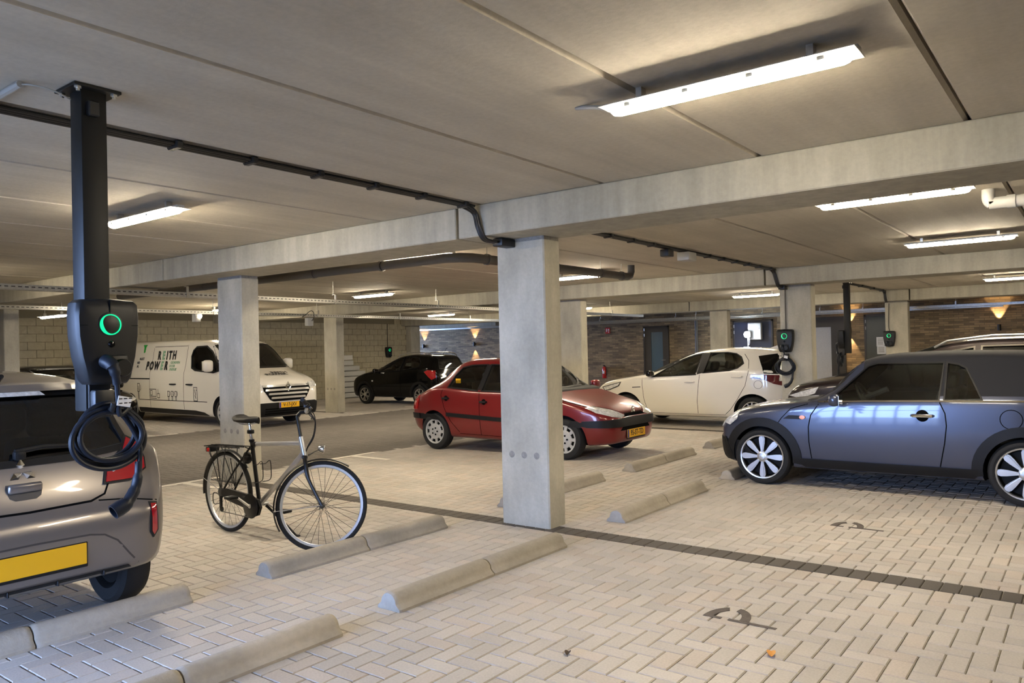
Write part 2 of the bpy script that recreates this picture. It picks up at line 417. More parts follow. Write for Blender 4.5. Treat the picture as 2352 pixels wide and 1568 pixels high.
# brick wall at the back
def brick_material():
    m = bpy.data.materials.new('brickwork'); m.use_nodes = True; nt = m.node_tree; N = nt.nodes.new; L = nt.links.new; b = nt.nodes['Principled BSDF']; b.inputs['Roughness'].default_value = .9
    geo = N('ShaderNodeNewGeometry'); sp = N('ShaderNodeSeparateXYZ'); L(geo.outputs['Position'], sp.inputs[0]); cb = N('ShaderNodeCombineXYZ'); L(sp.outputs[0], cb.inputs[0]); L(sp.outputs[2], cb.inputs[1])
    t = N('ShaderNodeTexBrick'); L(cb.outputs[0], t.inputs['Vector']); t.inputs['Scale'].default_value = 1; t.inputs['Brick Width'].default_value = .25; t.inputs['Row Height'].default_value = .0625; t.inputs['Mortar Size'].default_value = .006; t.inputs['Bias'].default_value = -.1
    t.inputs['Color1'].default_value = (.34, .255, .15, 1); t.inputs['Color2'].default_value = (.15, .11, .075, 1); t.inputs['Mortar'].default_value = (.17, .14, .10, 1)
    n = N('ShaderNodeTexNoise'); n.inputs['Scale'].default_value = 1.6; n.inputs['Detail'].default_value = 5; mp = N('ShaderNodeMapping'); mp.inputs['Scale'].default_value = (1, 1, 5); L(geo.outputs['Position'], mp.inputs[0]); L(mp.outputs[0], n.inputs['Vector'])
    r = N('ShaderNodeMapRange'); r.inputs[1].default_value = .3; r.inputs[2].default_value = .7; r.inputs[3].default_value = .75; r.inputs[4].default_value = 1.35; L(n.outputs[0], r.inputs[0])
    v = N('ShaderNodeVectorMath'); v.operation = 'SCALE'; L(t.outputs['Color'], v.inputs[0]); L(r.outputs[0], v.inputs['Scale']); L(v.outputs[0], b.inputs['Base Color'])
    bp = N('ShaderNodeBump'); bp.inputs['Strength'].default_value = .8; bp.inputs['Distance'].default_value = .012; bp.invert = True; L(t.outputs['Fac'], bp.inputs['Height']); L(bp.outputs[0], b.inputs['Normal'])
    MATS['brickwork'] = m
brick_material()
w = MB(); w.box((-12, YB+.15, 1.5), (40, .3, 3.2)); wall_back = structure(w.build('wall_back', 'brickwork', smooth=0), 'brown long-format brick wall across the back of the garage')
w = MB(); w.box((6.7, 11, 1.5), (.3, 29, 3.2)); structure(w.build('wall_right', 'beam_concrete', smooth=0))
w = MB()
for x0, x1, z0, z1 in ((-21.3, -7.2, 0, 2.8), (-2.6, 6.7, 0, 2.8), (-7.2, -2.6, 0, .05), (-7.2, -2.6, 2.30, 2.8)): w.box(((x0+x1)/2, -.85, (z0+z1)/2), (x1-x0, .2, z1-z0))
wall_front = structure(w.build('wall_front', 'beam_concrete', smooth=0))
wn = MB()
for i in range(12): wn.box((-7.2+4.6*i/11, -.82, 1.175), (.05, .06, 2.25))
for z in (.07, 1.2, 2.28): wn.box((-4.9, -.82, z), (4.6, .06, .05))
structure(wn.build('window_1', 'post_steel', smooth=0), 'barred opening that lets daylight in')
w = MB(); w.box((-23.7, YB-.15, 2.67), (8.0, .26, .25)); structure(w.build('trim_1', 'beam_concrete', smooth=0))
w = MB(); w.box((-22.6, YB-.06, 2.50), (5.0, .08, .06)); structure(w.build('trim_2', 'galvanised', smooth=0))
w = MB(); w.box((-24.5, 20.4, 1.5), (7.0, .3, 3.2)); structure(w.build('wall_outside', 'block', smooth=0))
for loc, rot, sx, sy in (((-4.9, -.72, 1.17), (R(90), 0, 0), 4.6, 2.25), ((-28.2, 22.8, 1.4), (0, R(-90), 0), 2.8, 4.4)):
    l = bpy.data.lights.new('daylight_portal', 'AREA'); l.shape = 'RECTANGLE'; l.size = sx; l.size_y = sy; l.cycles.is_portal = True
    o = bpy.data.objects.new('daylight_portal', l); col.objects.link(o); o.location = loc; o.rotation_euler = rot

# doors in the back wall
def door(n, x0, x1, zt, m, label, pane=None, pm='blue_pane', handle=True):
    yy = YB; mb = MB(); f = .055
    mb.box((x0+f/2, yy-.03, zt/2), (f, .08, zt)); mb.box((x1-f/2, yy-.03, zt/2), (f, .08, zt)); mb.box(((x0+x1)/2, yy-.03, zt-f/2), (x1-x0, .08, f))
    d = structure(mb.build('door_%d' % n, 'door_dark', smooth=0), label)
    lf = MB()
    if pane:
        a0, a1, z0, z1 = pane
        for q in ((x0+f, a0, .01, zt-f), (a1, x1-f, .01, zt-f), (a0, a1, .01, z0), (a0, a1, z1, zt-f)): lf.box(((q[0]+q[1])/2, yy-.03, (q[2]+q[3])/2), (q[1]-q[0], .05, q[3]-q[2]))
        p = MB(); p.box(((a0+a1)/2, yy-.028, (z0+z1)/2), (a1-a0, .012, z1-z0)); p.build('pane', pm, d, smooth=0)
    else: lf.box(((x0+x1)/2, yy-.03, zt/2-f/2), (x1-x0-2*f, .05, zt-f-.01))
    lf.build('leaf', m, d, smooth=0)
    if handle:
        h = MB(); h.tube([(x1-.12, yy-.06, 1.05), (x1-.12, yy-.11, 1.05), (x1-.25, yy-.11, 1.05)], .011, 8); h.build('door_handle', 'galvanised', d)
        h = MB()
        for z in (2.15, 1.95, .3): h.tube([(x0+.05, yy-.075, z-.05), (x0+.05, yy-.075, z+.05)], .012, 8)
        h.build('hinge', 'galvanised', d)
    return d
door(1, -13.06, -12.07, 2.27, 'door_dark', 'dark brown door with a tall blue glass pane', (-12.76, -12.30, .45, 2.05))
d2 = door(2, -9.72, -8.38, 2.34, 'door_blue', 'wide dark blue door behind the bright work lamp')
door(3, -7.35, -6.15, 2.34, 'door_dark', 'dark brown door with a frosted glass pane', (-7.2, -6.58, .35, 2.02), 'frosted')
door(4, -5.62, -4.55, 2.36, 'door_green', 'plain dark green door beside the wall lamp', None)
# ------------------------------------------------------------------ vehicle builder
def pchip(pts):
    x = np.array([p[0] for p in pts], float); y = np.array([p[1] for p in pts], float); h = np.diff(x); dl = np.diff(y)/h; d = np.zeros(len(x))
    for i in range(1, len(x)-1):
        if dl[i-1]*dl[i] > 0:
            w1 = 2*h[i]+h[i-1]; w2 = h[i]+2*h[i-1]; d[i] = (w1+w2)/(w1/dl[i-1]+w2/dl[i])
    d[0] = dl[0]; d[-1] = dl[-1]
    def f(t):
        t = min(max(t, x[0]), x[-1]); i = min(max(int(np.searchsorted(x, t))-1, 0), len(h)-1); u = (t-x[i])/h[i]
        return float((1+2*u)*(1-u)**2*y[i]+u*(1-u)**2*h[i]*d[i]+u*u*(3-2*u)*y[i+1]+u*u*(u-1)*h[i]*d[i+1])
    return f
def bspline(cp, m):
    cp = np.array(cp, float); P = np.vstack([2*cp[0]-cp[1], cp, 2*cp[-1]-cp[-2]]); n = len(P)-3; out = []
    for t in np.linspace(0, n, m):
        i = min(int(t), n-1); u = t-i; B = np.array([(1-u)**3, 3*u**3-6*u*u+4, -3*u**3+3*u*u+3*u+1, u**3])/6; out.append(B @ P[i:i+4])
    return np.array(out)
class Car:
    """local frame: nose at x=0 pointing +x, tail at -L; y across, z up"""
    def __init__(s, name, label, cat, spec, paint, loc, rz):
        s.sp = spec; s.L = spec['L']; s.paint = paint; s.root = thing(name, label, cat, loc, rz)
        s.top = pchip(spec['top']); s.bot = pchip(spec['bot']); s.hw = pchip(spec['hw']); s.rw = pchip(spec['rw']); s.belt = pchip(spec['belt'])
        s.shape(); 
    def ring(s, t, inset=0., zmin=None):
        zt = s.top(t)-inset; zb = s.bot(t) if zmin is None else zmin; w = max(s.hw(t)-inset*1.2, .05); zs = min(s.belt(t), zt-.012); r = max(s.rw(t)-inset, .05)
        zb = min(zb, zt-.03); zs = max(zs, zb+.6*(zt-zb)) if zs-zb < .05 else zs
        g = min(max((zt-zs-.03)/.22, 0), 1); g = g*g*(3-2*g)
        cab = [(w*.985, zs), (w*.965, zs+.012), (r+(w*.95-r)*.55, zs+(zt-zs)*.42), (r+.012, zt-.095), (r-.02, zt-.038), (r-.11, zt-.013), (r*.5, zt-.002), (0, zt)]
        hod = [(w*.985, zs-.02), (w*.955, zs+.004), (w*.88, zs+(zt-zs)*.45), (w*.78, zs+(zt-zs)*.68), (w*.66, zs+(zt-zs)*.82), (w*.5, zs+(zt-zs)*.91), (w*.28, zt-.003), (0, zt)]
        h = zs-zb; tk = s.sp.get('tuck', .03)
        low = [(0, zb), (w*.55, zb), (w-tk-.05, zb), (w-tk, zb+min(.05, h*.15)), (w-tk*.35, zb+h*.3), (w, zb+h*.52), (w-.001, zb+h*.68), (w*.995, zs-h*.14)]
        return low+[(a[0]*(1-g)+b[0]*g, a[1]*(1-g)+b[1]*g) for a, b in zip(hod, cab)]
    def loft(s, ts, m, inset=0., zmin=None):
        mb = MB(); rings = []
        for t in ts:
            h = bspline(s.ring(t, inset, zmin), m); full = [(y, z) for y, z in h]+[(-y, z) for y, z in h[-2:0:-1]]; rings.append([(-t, y, z) for y, z in full])
        n = len(rings[0]); vs = [p for r in rings for p in r]; fs = []
        for i in range(len(rings)-1):
            for j in range(n): fs.append((i*n+j, i*n+(j+1) % n, (i+1)*n+(j+1) % n, (i+1)*n+j))
        fs.append(tuple(range(n))); fs.append(tuple((len(rings)-1)*n+j for j in range(n-1, -1, -1)))
        mb.add(vs, fs); return mb
    def shape(s):
        L = s.L; e = [.0, .006, .015, .03, .05, .075, .105, .14, .18, .23, .29, .36, .44]
        ts = e+list(np.arange(.52, L-.5, .075))+[L-x for x in reversed(e)]
        s.solid = s.loft(sorted(set(round(t, 4) for t in ts)), 46); me = s.solid.mesh('body', s.paint)
        bm = bmesh.new(); bm.from_mesh(me); s.bvh = BVHTree.FromBMesh(bm); bm.free(); s.me = me
    def cast(s, view, a, b):
        if view in ('L', 'R'): k = 1 if view == 'L' else -1; o = Vector((a, 3*k, b)); d = Vector((0, -k, 0))
        elif view == 'F': o = Vector((3, a, b)); d = Vector((-1, 0, 0))
        elif view == 'B': o = Vector((-s.L-3, a, b)); d = Vector((1, 0, 0))
        else: o = Vector((a, b, 5)); d = Vector((0, 0, -1))
        h = s.bvh.ray_cast(o, d)
        if h[0] is None: h = s.bvh.find_nearest(o+d*(3-.6))
        return h[0], d, h[1]
    def patch(s, view, poly, off=.002, thick=0., grid=.06, normal=False):
        """polygon drawn in one view (L/R: x,z  F/B: y,z  T: x,y) laid on the body surface"""
        P = [Vector((p[0], p[1])) for p in poly]; Q = []
        for i in range(len(P)):
            a, b = P[i], P[(i+1) % len(P)]; k = max(1, int((b-a).length/(grid*.8)))
            Q += [a+(b-a)*(j/k) for j in range(k)]
        n = len(Q); pts = list(Q); xs = [p.x for p in Q]; ys = [p.y for p in Q]
        x = min(xs)+grid/2
        while x < max(xs):
            y = min(ys)+grid/2
            while y < max(ys):
                v = Vector((x, y)); ins = False; dm = 9.
                for i in range(n):
                    a, b = Q[i], Q[(i+1) % n]
                    if (a.y > y) != (b.y > y) and x < (b.x-a.x)*(y-a.y)/(b.y-a.y)+a.x: ins = not ins
                    dm = min(dm, (a-v).length)
                if ins and dm > grid*.35: pts.append(v)
                y += grid
            x += grid
        r = delaunay_2d_cdt(pts, [], [list(range(n))], 1, 1e-6); vv, ff = r[0], r[2]
        V = []; W = []
        for p in vv:
            h, d, nn = s.cast(view, p.x, p.y); dr = -nn if normal else d
            V.append(h-dr*(off+thick)); W.append(h-dr*(off-.004))
        mb = MB(); mb.add(V, [tuple(f) for f in ff])
        if thick:
            k = len(V); mb.add(W, [])
            ed = {}
            for f in ff:
                for i in range(len(f)):
                    e = (f[i], f[(i+1) % len(f)]); ed[tuple(sorted(e))] = ed.get(tuple(sorted(e)), 0)+1
            for (a, b), c in ed.items():
                if c == 1: mb.f.append((a, b, b+k, a+k)); mb.m.append(0)
        return mb
    def part(s, name, view, poly, m, off=.002, thick=0., grid=.06, parent=None, both=False, label=None, smooth=40):
        out = []
        for vw, pl in ([('L', poly), ('R', poly)] if both and view in 'LR' else [(view, poly)]+([(view, [(-p[0], p[1]) for p in poly])] if both and view in 'FB' else [])):
            o = s.patch(vw, pl, off, thick, grid).build(name, m, parent or s.root, smooth)
            if label: o['label'] = label
            out.append(o)
        return out
    def line(s, name, view, pts, w, m='gap', off=.0015, both=False, grid=.05, thick=0.):
        P = [Vector((p[0], p[1], 0)) for p in pts]; a = []; b = []
        for i in range(len(P)):
            t = (P[min(i+1, len(P)-1)]-P[max(i-1, 0)]).normalized(); n = Vector((-t.y, t.x, 0))*w/2; a.append(P[i]+n); b.append(P[i]-n)
        return s.part(name, view, [(p.x, p.y) for p in a]+[(p.x, p.y) for p in reversed(b)], m, off, thick, grid, both=both)
    def ringpart(s, name, view, poly, w, m, off=.003, thick=.003, both=False):
        c = Vector((sum(p[0] for p in poly)/len(poly), sum(p[1] for p in poly)/len(poly)))
        P = [Vector((p[0], p[1])) for p in poly]; ar = sum(P[i].x*P[(i+1) % len(P)].y-P[(i+1) % len(P)].x*P[i].y for i in range(len(P))); sg = 1 if ar > 0 else -1
        outer = []
        for i in range(len(P)):
            t1 = (P[i]-P[i-1]).normalized(); t2 = (P[(i+1) % len(P)]-P[i]).normalized(); n1 = Vector((t1.y, -t1.x))*sg; n2 = Vector((t2.y, -t2.x))*sg; q = (n1+n2)
            q = q.normalized()/max(.5, math.sqrt((1+n1.dot(n2))/2)); outer.append(P[i]+q*w)
        views = [view]+(['R' if view == 'L' else 'L'] if both and view in 'LR' else [])
        for vw in views:
            mb = MB(); n = len(P); k = 0; vs = []; fs = []
            ii = []; 
            for i in range(n):
                a, b = P[i], P[(i+1) % n]; oa, ob = outer[i], outer[(i+1) % n]; st = max(1, int((b-a).length/.06))
                for j in range(st): ii.append((a+(b-a)*j/st, oa+(ob-oa)*j/st))
            for p, o in ii:
                h, d, _ = s.cast(vw, p.x, p.y); h2, d2, _ = s.cast(vw, o.x, o.y); vs += [h-d*(off+thick-.010), h-d*(off+thick), h2-d2*(off+thick), h2-d2*(off-.004)]
            K = len(ii)
            for i in range(K):
                q = (i+1) % K
                for j in range(3): fs.append((i*4+j, i*4+j+1, q*4+j+1, q*4+j))
            mb.add(vs, fs); mb.build(name, m, s.root, 40)
    def cut(s, o, cutter, m):
        me = cutter.mesh('cutter', m); c = link('cutter', me, s.root)
        def box(me_): v = np.zeros(len(me_.vertices)*3); me_.vertices.foreach_get('co', v); v = v.reshape(-1, 3); return (v.max(0)-v.min(0)) if len(v) else np.zeros(3)
        b0 = box(o.data)
        for solver, shift in (('EXACT', 0.), ('EXACT', .0013), ('FAST', .0), ('FAST', .0017)):
            c.location = (shift, shift*.7, shift*.5); md = o.modifiers.new('cut', 'BOOLEAN'); md.operation = 'DIFFERENCE'; md.object = c; md.solver = solver
            if solver == 'EXACT': md.material_mode = 'TRANSFER'
            dg = bpy.context.evaluated_depsgraph_get(); dg.update(); new = bpy.data.meshes.new_from_object(o.evaluated_get(dg)); o.modifiers.clear()
            if len(new.vertices) > 100 and (box(new)/b0).min() > .97 and len(new.polygons) > .45*len(o.data.polygons): o.data = new; break
            print('CUT FAILED', s.root.name, m, solver, len(new.vertices), len(o.data.vertices))
        bpy.data.objects.remove(c)
    def finish_body(s, side, front=None, rear=None, wheels=(), wr=.33, cabin=None):
        """hollow the cabin, cut the window openings and wheel arches out of the solid"""
        o = link('body', s.me, s.root); L = s.L
        if cabin:
            a, b, zf = cabin; cb = s.loft(list(np.linspace(a, b, 26)), 26, .055, zf); s.cut(o, cb, 'cabin')
        def toxz(poly, y0, y1):
            mb.prism(poly, y0, y1, Matrix(((1, 0, 0, 0), (0, 0, 1, 0), (0, 1, 0, 0), (0, 0, 0, 1))))
        mb = MB()
        for p in side: toxz(p, -2, 2)
        if side: s.cut(o, mb, 'cabin')
        mid = -(cabin[0]+cabin[1])/2 if cabin else -L/2
        for poly, x0, x1 in ((front, mid, 1), (rear, -L-1, mid)):
            if poly:
                mb = MB(); mb.prism(poly, x0, x1, Matrix(((0, 0, 1, 0), (1, 0, 0, 0), (0, 1, 0, 0), (0, 0, 0, 1)))); s.cut(o, mb, 'cabin')
        mb = MB()
        for t in wheels:
            for k in (-1, 1):
                w = s.hw(t); mb.lathe([(wr, 0), (wr, .55)], 40, Matrix.Translation((-t, k*(w-.27), s.sp['wz'])) @ Matrix.Rotation(-k*math.pi/2, 4, 'X'))
        if wheels: s.cut(o, mb, 'underbody')
        o.data.shade_smooth(); o.data.set_sharp_from_angle(angle=R(38)); s.body = o; return o
    def window(s, view, poly, glass='car_glass', trim=.018, both=True, trim_m='rubber_trim', name='window_pane'):
        s.part(name, view, poly, glass, -.010, grid=.08, both=both and view in 'LR')
        if trim: s.ringpart('window_trim', view, poly, trim, trim_m, both=both and view in 'LR')
    def put(s, mb, name, m, parent=None, smooth=35): return mb.build(name, m, parent or s.root, smooth)

def spin(poly, k, n, M4, h0, h1, mb):
    a = 2*math.pi*k/n; mb.prism([(x*math.cos(a)-y*math.sin(a), x*math.sin(a)+y*math.cos(a)) for x, y in poly], h0, h1, M4)
def make_wheel(car, t, side, r, rim, width, style, n, rim_m='alloy', inset=.012, steer=0.):
    y = side*(car.hw(t)-inset); z = r; w = MB(); k = 1 if side > 0 else -1
    M4 = Matrix.Translation((-t, y, z)) @ Matrix.Rotation(-k*math.pi/2, 4, 'X')      # local +Z points outwards
    prof = [(rim-.004, -.02), (rim+.012, -.004), (rim+.03, .0), (r-.045, .0), (r-.018, -.008), (r-.004, -.03), (r, -.055), (r, -width+.045), (r-.004, -width+.02), (r-.03, -width), (rim, -width+.01), (rim-.02, -width*.5)]
    w.lathe(prof, 44, M4, close=True); 
    tread = MB()
    o = car.put(w, 'wheel', 'tyre')
    b = MB(); b.lathe([(rim-.016, -.03), (rim-.03, -width*.8), (.0, -width*.82)], 40, M4, caps=False); car.put(b, 'rim_barrel', 'rim_dark', o)
    b = MB(); b.lathe([(rim+.006, -.016), (rim+.003, -.001), (rim-.010, -.004), (rim-.016, -.03)], 40, M4, caps=False); car.put(b, 'rim_lip', rim_m, o)
    bk = MB(); bk.lathe([(0, -.09), (rim-.028, -.09), (rim-.028, -.1), (0, -.1)], 32, M4); car.put(bk, 'brake_disc', 'rim_dark', o)
    q = MB()
    if style == 'petal':
        for i in range(n):
            poly = [(.05, -.012)]+[(rim*.30, -.016), (rim*.62, -.029), (rim*.84, -.033), (rim*.96, -.022), (rim*.96, .022), (rim*.84, .033), (rim*.62, .029), (rim*.30, .016)]+[(.05, .012)]
            spin(poly, i, n, M4, -.045, -.018, q); spin([(x*.985+.002, y*.55) for x, y in poly], i, n, M4, -.03, -.008, q)
        q.lathe([(.062, -.06), (.062, -.02), (.05, -.014), (.034, -.012), (.032, -.004), (0, -.002)], 24, M4)
    elif style == 'spoke':
        for i in range(n):
            d = .017 if n <= 10 else .012; spin([(.03, -d*1.1), (rim*.975, -d*.8), (rim*.975, d*.8), (.03, d*1.1)], i, n, M4, -.045, -.012, q)
        q.lathe([(.06, -.05), (.06, -.014), (.03, -.008), (0, -.008)], 24, M4)
    elif style == 'vspoke':
        for i in range(n):
            for sg in (-1, 1): spin([(.03, sg*.002), (rim*.97, sg*.062), (rim*.97, sg*.036), (.06, -sg*.016)] if sg > 0 else [(.06, .016), (rim*.97, -.036), (rim*.97, -.062), (.03, -.002)], i, n, M4, -.045, -.014, q)
        q.lathe([(.06, -.05), (.06, -.014), (.03, -.008), (0, -.008)], 24, M4)
    else:      # wheel cover with an outer ring of openings
        q.lathe([(0, -.004), (.04, -.004), (.07, -.010), (rim*.62, -.006), (rim*.66, -.012), (rim*.66, -.03), (0, -.03)], 36, M4)
        q.lathe([(rim*.90, -.03), (rim*.90, -.008), (rim*1.01, -.004), (rim*1.03, -.012), (rim*1.03, -.03)], 36, M4, close=True)
        for i in range(n):
            hw_ = math.pi/n*rim; spin([(rim*.60, -hw_*.30), (rim*.93, -hw_*.36), (rim*.93, hw_*.36), (rim*.60, hw_*.30)], i, n, M4, -.03, -.009, q)
        for i in range(5):
            a = 2*math.pi*i/5; nb = MB(); nb.lathe([(0, 0), (.013, 0), (.013, -.01)], 10, M4 @ Matrix.Translation((.052*math.cos(a), .052*math.sin(a), .0))); car.put(nb, 'wheel_nut', 'gap', o)
    car.put(q, 'rim', rim_m, o, 30)
    return o
def wheels(car, ts, r, rim, width, style, n, rim_m='alloy', inset=.012):
    for t in ts:
        for sd in (1, -1): make_wheel(car, t, sd, r, rim, width, style, n, rim_m, inset)
def arch(car, t, ri, ro, z0, m='rubber_trim', a0=-8, a1=188, thick=.012, name='arch_trim'):
    wz = car.sp['wz']; poly = [(-t+ri*math.cos(R(a)), wz+ri*math.sin(R(a))) for a in np.linspace(a0, a1, 22)]+[(-t+ro*math.cos(R(a)), wz+ro*math.sin(R(a))) for a in np.linspace(a1, a0, 22)]
    car.part(name, 'L', poly, m, .001, thick, .06, both=True)
def seat(car, x, y, z, s=1., m='seat_fabric'):
    mb = MB(); mb.rbox((x, y, z), (.50*s, .48*s, .16*s), .05, 3)
    rot = Matrix.Rotation(R(-14), 3, 'Y'); mb.rbox((x-.30*s, y, z+.32*s), (.15*s, .47*s, .60*s), .06, 3, rot); mb.rbox((x-.40*s, y, z+.70*s), (.10*s, .27*s, .17*s), .045, 3, rot)
    mb.tube([(x-.36*s, y-.06, z+.55*s), (x-.39*s, y-.06, z+.68*s)], .008, 6); mb.tube([(x-.36*s, y+.06, z+.55*s), (x-.39*s, y+.06, z+.68*s)], .008, 6)
    car.put(mb, 'seat', m)
def interior(car, x_dash, z_dash, wheel_y, rows, zs=.42):
    d = MB(); w = car.hw(-x_dash)*.86; d.rbox((x_dash+.10, 0, z_dash-.14), (.42, 2*w, .26), .07, 3); car.put(d, 'dashboard', 'cabin')
    s = MB(); M4 = Matrix.Translation((x_dash-.22, wheel_y, z_dash-.02)) @ Matrix.Rotation(R(-66), 4, 'Y')
    s.lathe([(.178, -.014), (.192, 0), (.178, .014), (.166, 0)], 30, M4, close=True); s.lathe([(.0, .012), (.055, .01), (.06, -.02), (0, -.03)], 16, M4)
    for a in (0, 120, 240):
        s.tube([M4 @ Vector((0, 0, 0)), M4 @ Vector((.175*math.cos(R(a)), .175*math.sin(R(a)), 0))], .013, 6)
    s.tube([M4 @ Vector((0, 0, 0)), M4 @ Vector((0, 0, .25))], .03, 8); car.put(s, 'steering_wheel', 'cabin')
    m_ = MB(); m_.rbox((x_dash-.42, 0, car.top(-x_dash+.42)-.14), (.03, .22, .065), .015, 2); car.put(m_, 'inside_mirror', 'cabin')
    for x, ys in rows:
        for y in ys: seat(car, x, y, zs)
def side_mirror(car, x, z, m, sx=.13, sy=.20, sz=.14, ys=(-1, 1), foot='rubber_trim'):
    for k in ys:
        h, d, n = car.cast('L' if k > 0 else 'R', x, z-.03); mb = MB(); mb.rbox((x, h.y+k*(.06+sy/2), z), (sx, sy, sz), min(sx, sz)*.42, 3); o = car.put(mb, 'side_mirror', m)
        f = MB(); f.tube([h-Vector((0, k*.02, 0)), (x, h.y+k*.09, z-sz*.30)], .02, 8); car.put(f, 'mirror_foot', foot, o)
        g = MB(); g.rbox((x-sx*.5, h.y+k*(.06+sy/2), z), (.008, sy*.86, sz*.8), .003, 1); car.put(g, 'mirror_glass', 'chrome', o)
def handle(car, x, z, m, views=('L', 'R'), w=.19, base='gap', r=.0):
    for v in views:
        h, d, n = car.cast(v, x, z); k = 1 if v == 'L' else -1; o = None
        if r: o = car.patch(v, arc(x, z, r, 0, 345, 20), .001).build('handle_recess', base, car.root)
        mb = MB(); mb.tube([h+Vector((w/2, -k*.01, 0)), h+Vector((w*.42, k*.028, 0)), h+Vector((0, k*.034, 0)), h+Vector((-w*.42, k*.028, 0)), h+Vector((-w/2, -k*.01, 0))], [.012, .016, .017, .016, .012], 8); car.put(mb, 'door_handle', m)
def plate(car, view, yc, zc, txt, w=.52, h=.115, off=.006, tilt=True, blue=True):
    k = 1 if view == 'F' else -1
    h1, d, _ = car.cast(view, yc, zc+h*.4); h0, d, _ = car.cast(view, yc, zc-h*.4); hs = [car.cast(view, yc+a*w/2, zc+b*h/2)[0].x for a in (-1, 0, 1) for b in (-1, 1)]
    x = (max(hs) if k > 0 else min(hs))+k*off; mb = MB(); mb.rbox((x, yc, zc), (.008, w, h), .003, 1); o = car.put(mb, 'license_plate', 'plate_yellow')
    f = MB(); f.rbox((x-k*.005, yc, zc-.006), (.01, w+.014, h+.022), .004, 1); car.put(f, 'plate_holder', 'rubber_trim', o)
    if blue: b = MB(); b.box((x+k*.0045, yc-k*(w/2-.024), zc), (.001, .042, h*.94)); car.put(b, 'country_band', 'plate_blue', o, 0)
    if txt: text('registration', txt, h*.92, 'plate_ink', basis((x+k*.0045, yc+k*.016, zc+.002), (0, k, 0), (0, 0, 1)), o, .0016, .86)
    return x
# ------------------------------------------------------------------ vehicles
S = lambda pts: [(-a, b) for a, b in pts]
def rear(L, pts): return [(L-r, z) for r, z in reversed(pts)]
PI = math.pi
def split_canvas(car, m, name):
    """faces painted with the second material become a part of their own"""
    o = car.body; idx = [i for i, x in enumerate(o.data.materials) if x and x.name == m]
    if not idx: return
    for keep, me in ((False, o.data), (True, o.data.copy())):
        bm = bmesh.new(); bm.from_mesh(me); bmesh.ops.delete(bm, geom=[f for f in bm.faces if (f.material_index in idx) != keep], context='FACES'); bm.to_mesh(me); bm.free()
        if keep: link(name, me, car.root)
def paint_zone(car, m, s0, s1, t0, cm=46, x_ts=None):
    me = car.me; me.materials.append(MATS[m]); k = len(me.materials)-1; y0 = None
    for p in me.polygons:
        c = p.center; s_ = -c.x
        if s0 < s_ < s1:
            h = bspline(car.ring(s_), cm); zb = h[int(round(t0/15*(cm-1)))][1]
            if c.z > zb+.004: p.material_index = k

# --- blue-grey convertible with a fabric roof
sp = dict(L=3.66, wz=.305, tuck=.035,
 top=[(0, .50), (.015, .60), (.05, .70), (.12, .77), (.3, .845), (.6, .895), (.9, .925), (1.08, .945), (1.3, 1.14), (1.5, 1.335), (1.62, 1.385), (1.85, 1.42), (2.4, 1.437), (2.9, 1.43), (3.2, 1.385), (3.38, 1.25), (3.47, 1.06), (3.55, .95), (3.63, .83), (3.655, .66), (3.66, .56)],
 bot=[(0, .44), (.015, .32), (.05, .25), (.15, .21), (.4, .19), (3.3, .20), (3.55, .25), (3.64, .34), (3.66, .46)],
 hw=[(0, .42), (.015, .55), (.05, .66), (.12, .735), (.25, .785), (.5, .825), (.9, .842), (2.9, .845), (3.3, .80), (3.5, .73), (3.62, .62), (3.66, .48)],
 rw=[(0, .4), (1.1, .60), (1.5, .565), (2.4, .575), (3.2, .55), (3.66, .5)], belt=[(0, .6), (.3, .78), (.7, .86), (1.1, .915), (1.6, .94), (2.4, .965), (3.2, .972), (3.66, .93)])
c = Car('convertible', 'blue-grey two-door convertible with a dark fabric roof on eight-spoke silver wheels', 'car', sp, 'paint_blue', (-3.53, 9.22, 0), PI)
paint_zone(c, 'canvas', 1.56, 3.50, 9.0)
w1 = S([(1.25, .932), (1.30, .965), (1.62, 1.285), (1.70, 1.312), (2.31, 1.318), (2.285, .968)]); w2 = S([(2.345, .972), (2.352, 1.316), (2.44, 1.30), (2.505, 1.265), (2.64, .985)])
ws = [(-.60, .985), (.60, .985), (.515, 1.325), (-.515, 1.325)]; rw_ = [(-.40, 1.12), (.40, 1.12), (.38, 1.29), (-.38, 1.29)]
c.finish_body([w1, w2], ws, rw_, (.55, 2.98), .345, (1.12, 3.32, .40)); split_canvas(c, 'canvas', 'fabric_roof')
c.window('L', w1, trim=.014); c.window('L', w2, trim=.014); c.window('F', ws, trim=.03); c.window('B', rw_, trim=.02)
wheels(c, (.55, 2.98), .305, .236, .19, 'petal', 8, 'alloy', .004)
for t in (.55, 2.98): arch(c, t, .338, .432, .305)
c.part('sill_cover', 'L', S([(.96, .195), (2.60, .195), (2.60, .318), (.96, .318)]), 'rubber_trim', .001, .014, both=True)
c.part('bumper', 'F', [(-.80, .24), (.80, .24), (.80, .47), (.62, .50), (-.62, .50), (-.80, .47)], 'rubber_trim', .001, .014)
c.part('bumper', 'L', S([(.03, .25), (.22, .25), (.12, .50), (.03, .52)]), 'rubber_trim', .001, .014, both=True)
c.part('grille', 'F', [(-.36, .58), (.36, .58), (.32, .70), (-.32, .70)], 'steel_dark', .001, .008)
c.part('headlight', 'F', arc(.58, .70, .125, 0, 345, 22, .105), 'lens_clear', .002, .012, .04, both=True)
c.part('headlight', 'L', S([(.085, .665), (.13, .755), (.22, .805), (.29, .80), (.27, .71), (.18, .64)]), 'lens_clear', .003, .014, .03, both=True)
c.line('bonnet_gap', 'L', S([(1.06, .90), (.88, .845), (.78, .74), (.70, .63)]), .008, both=True)
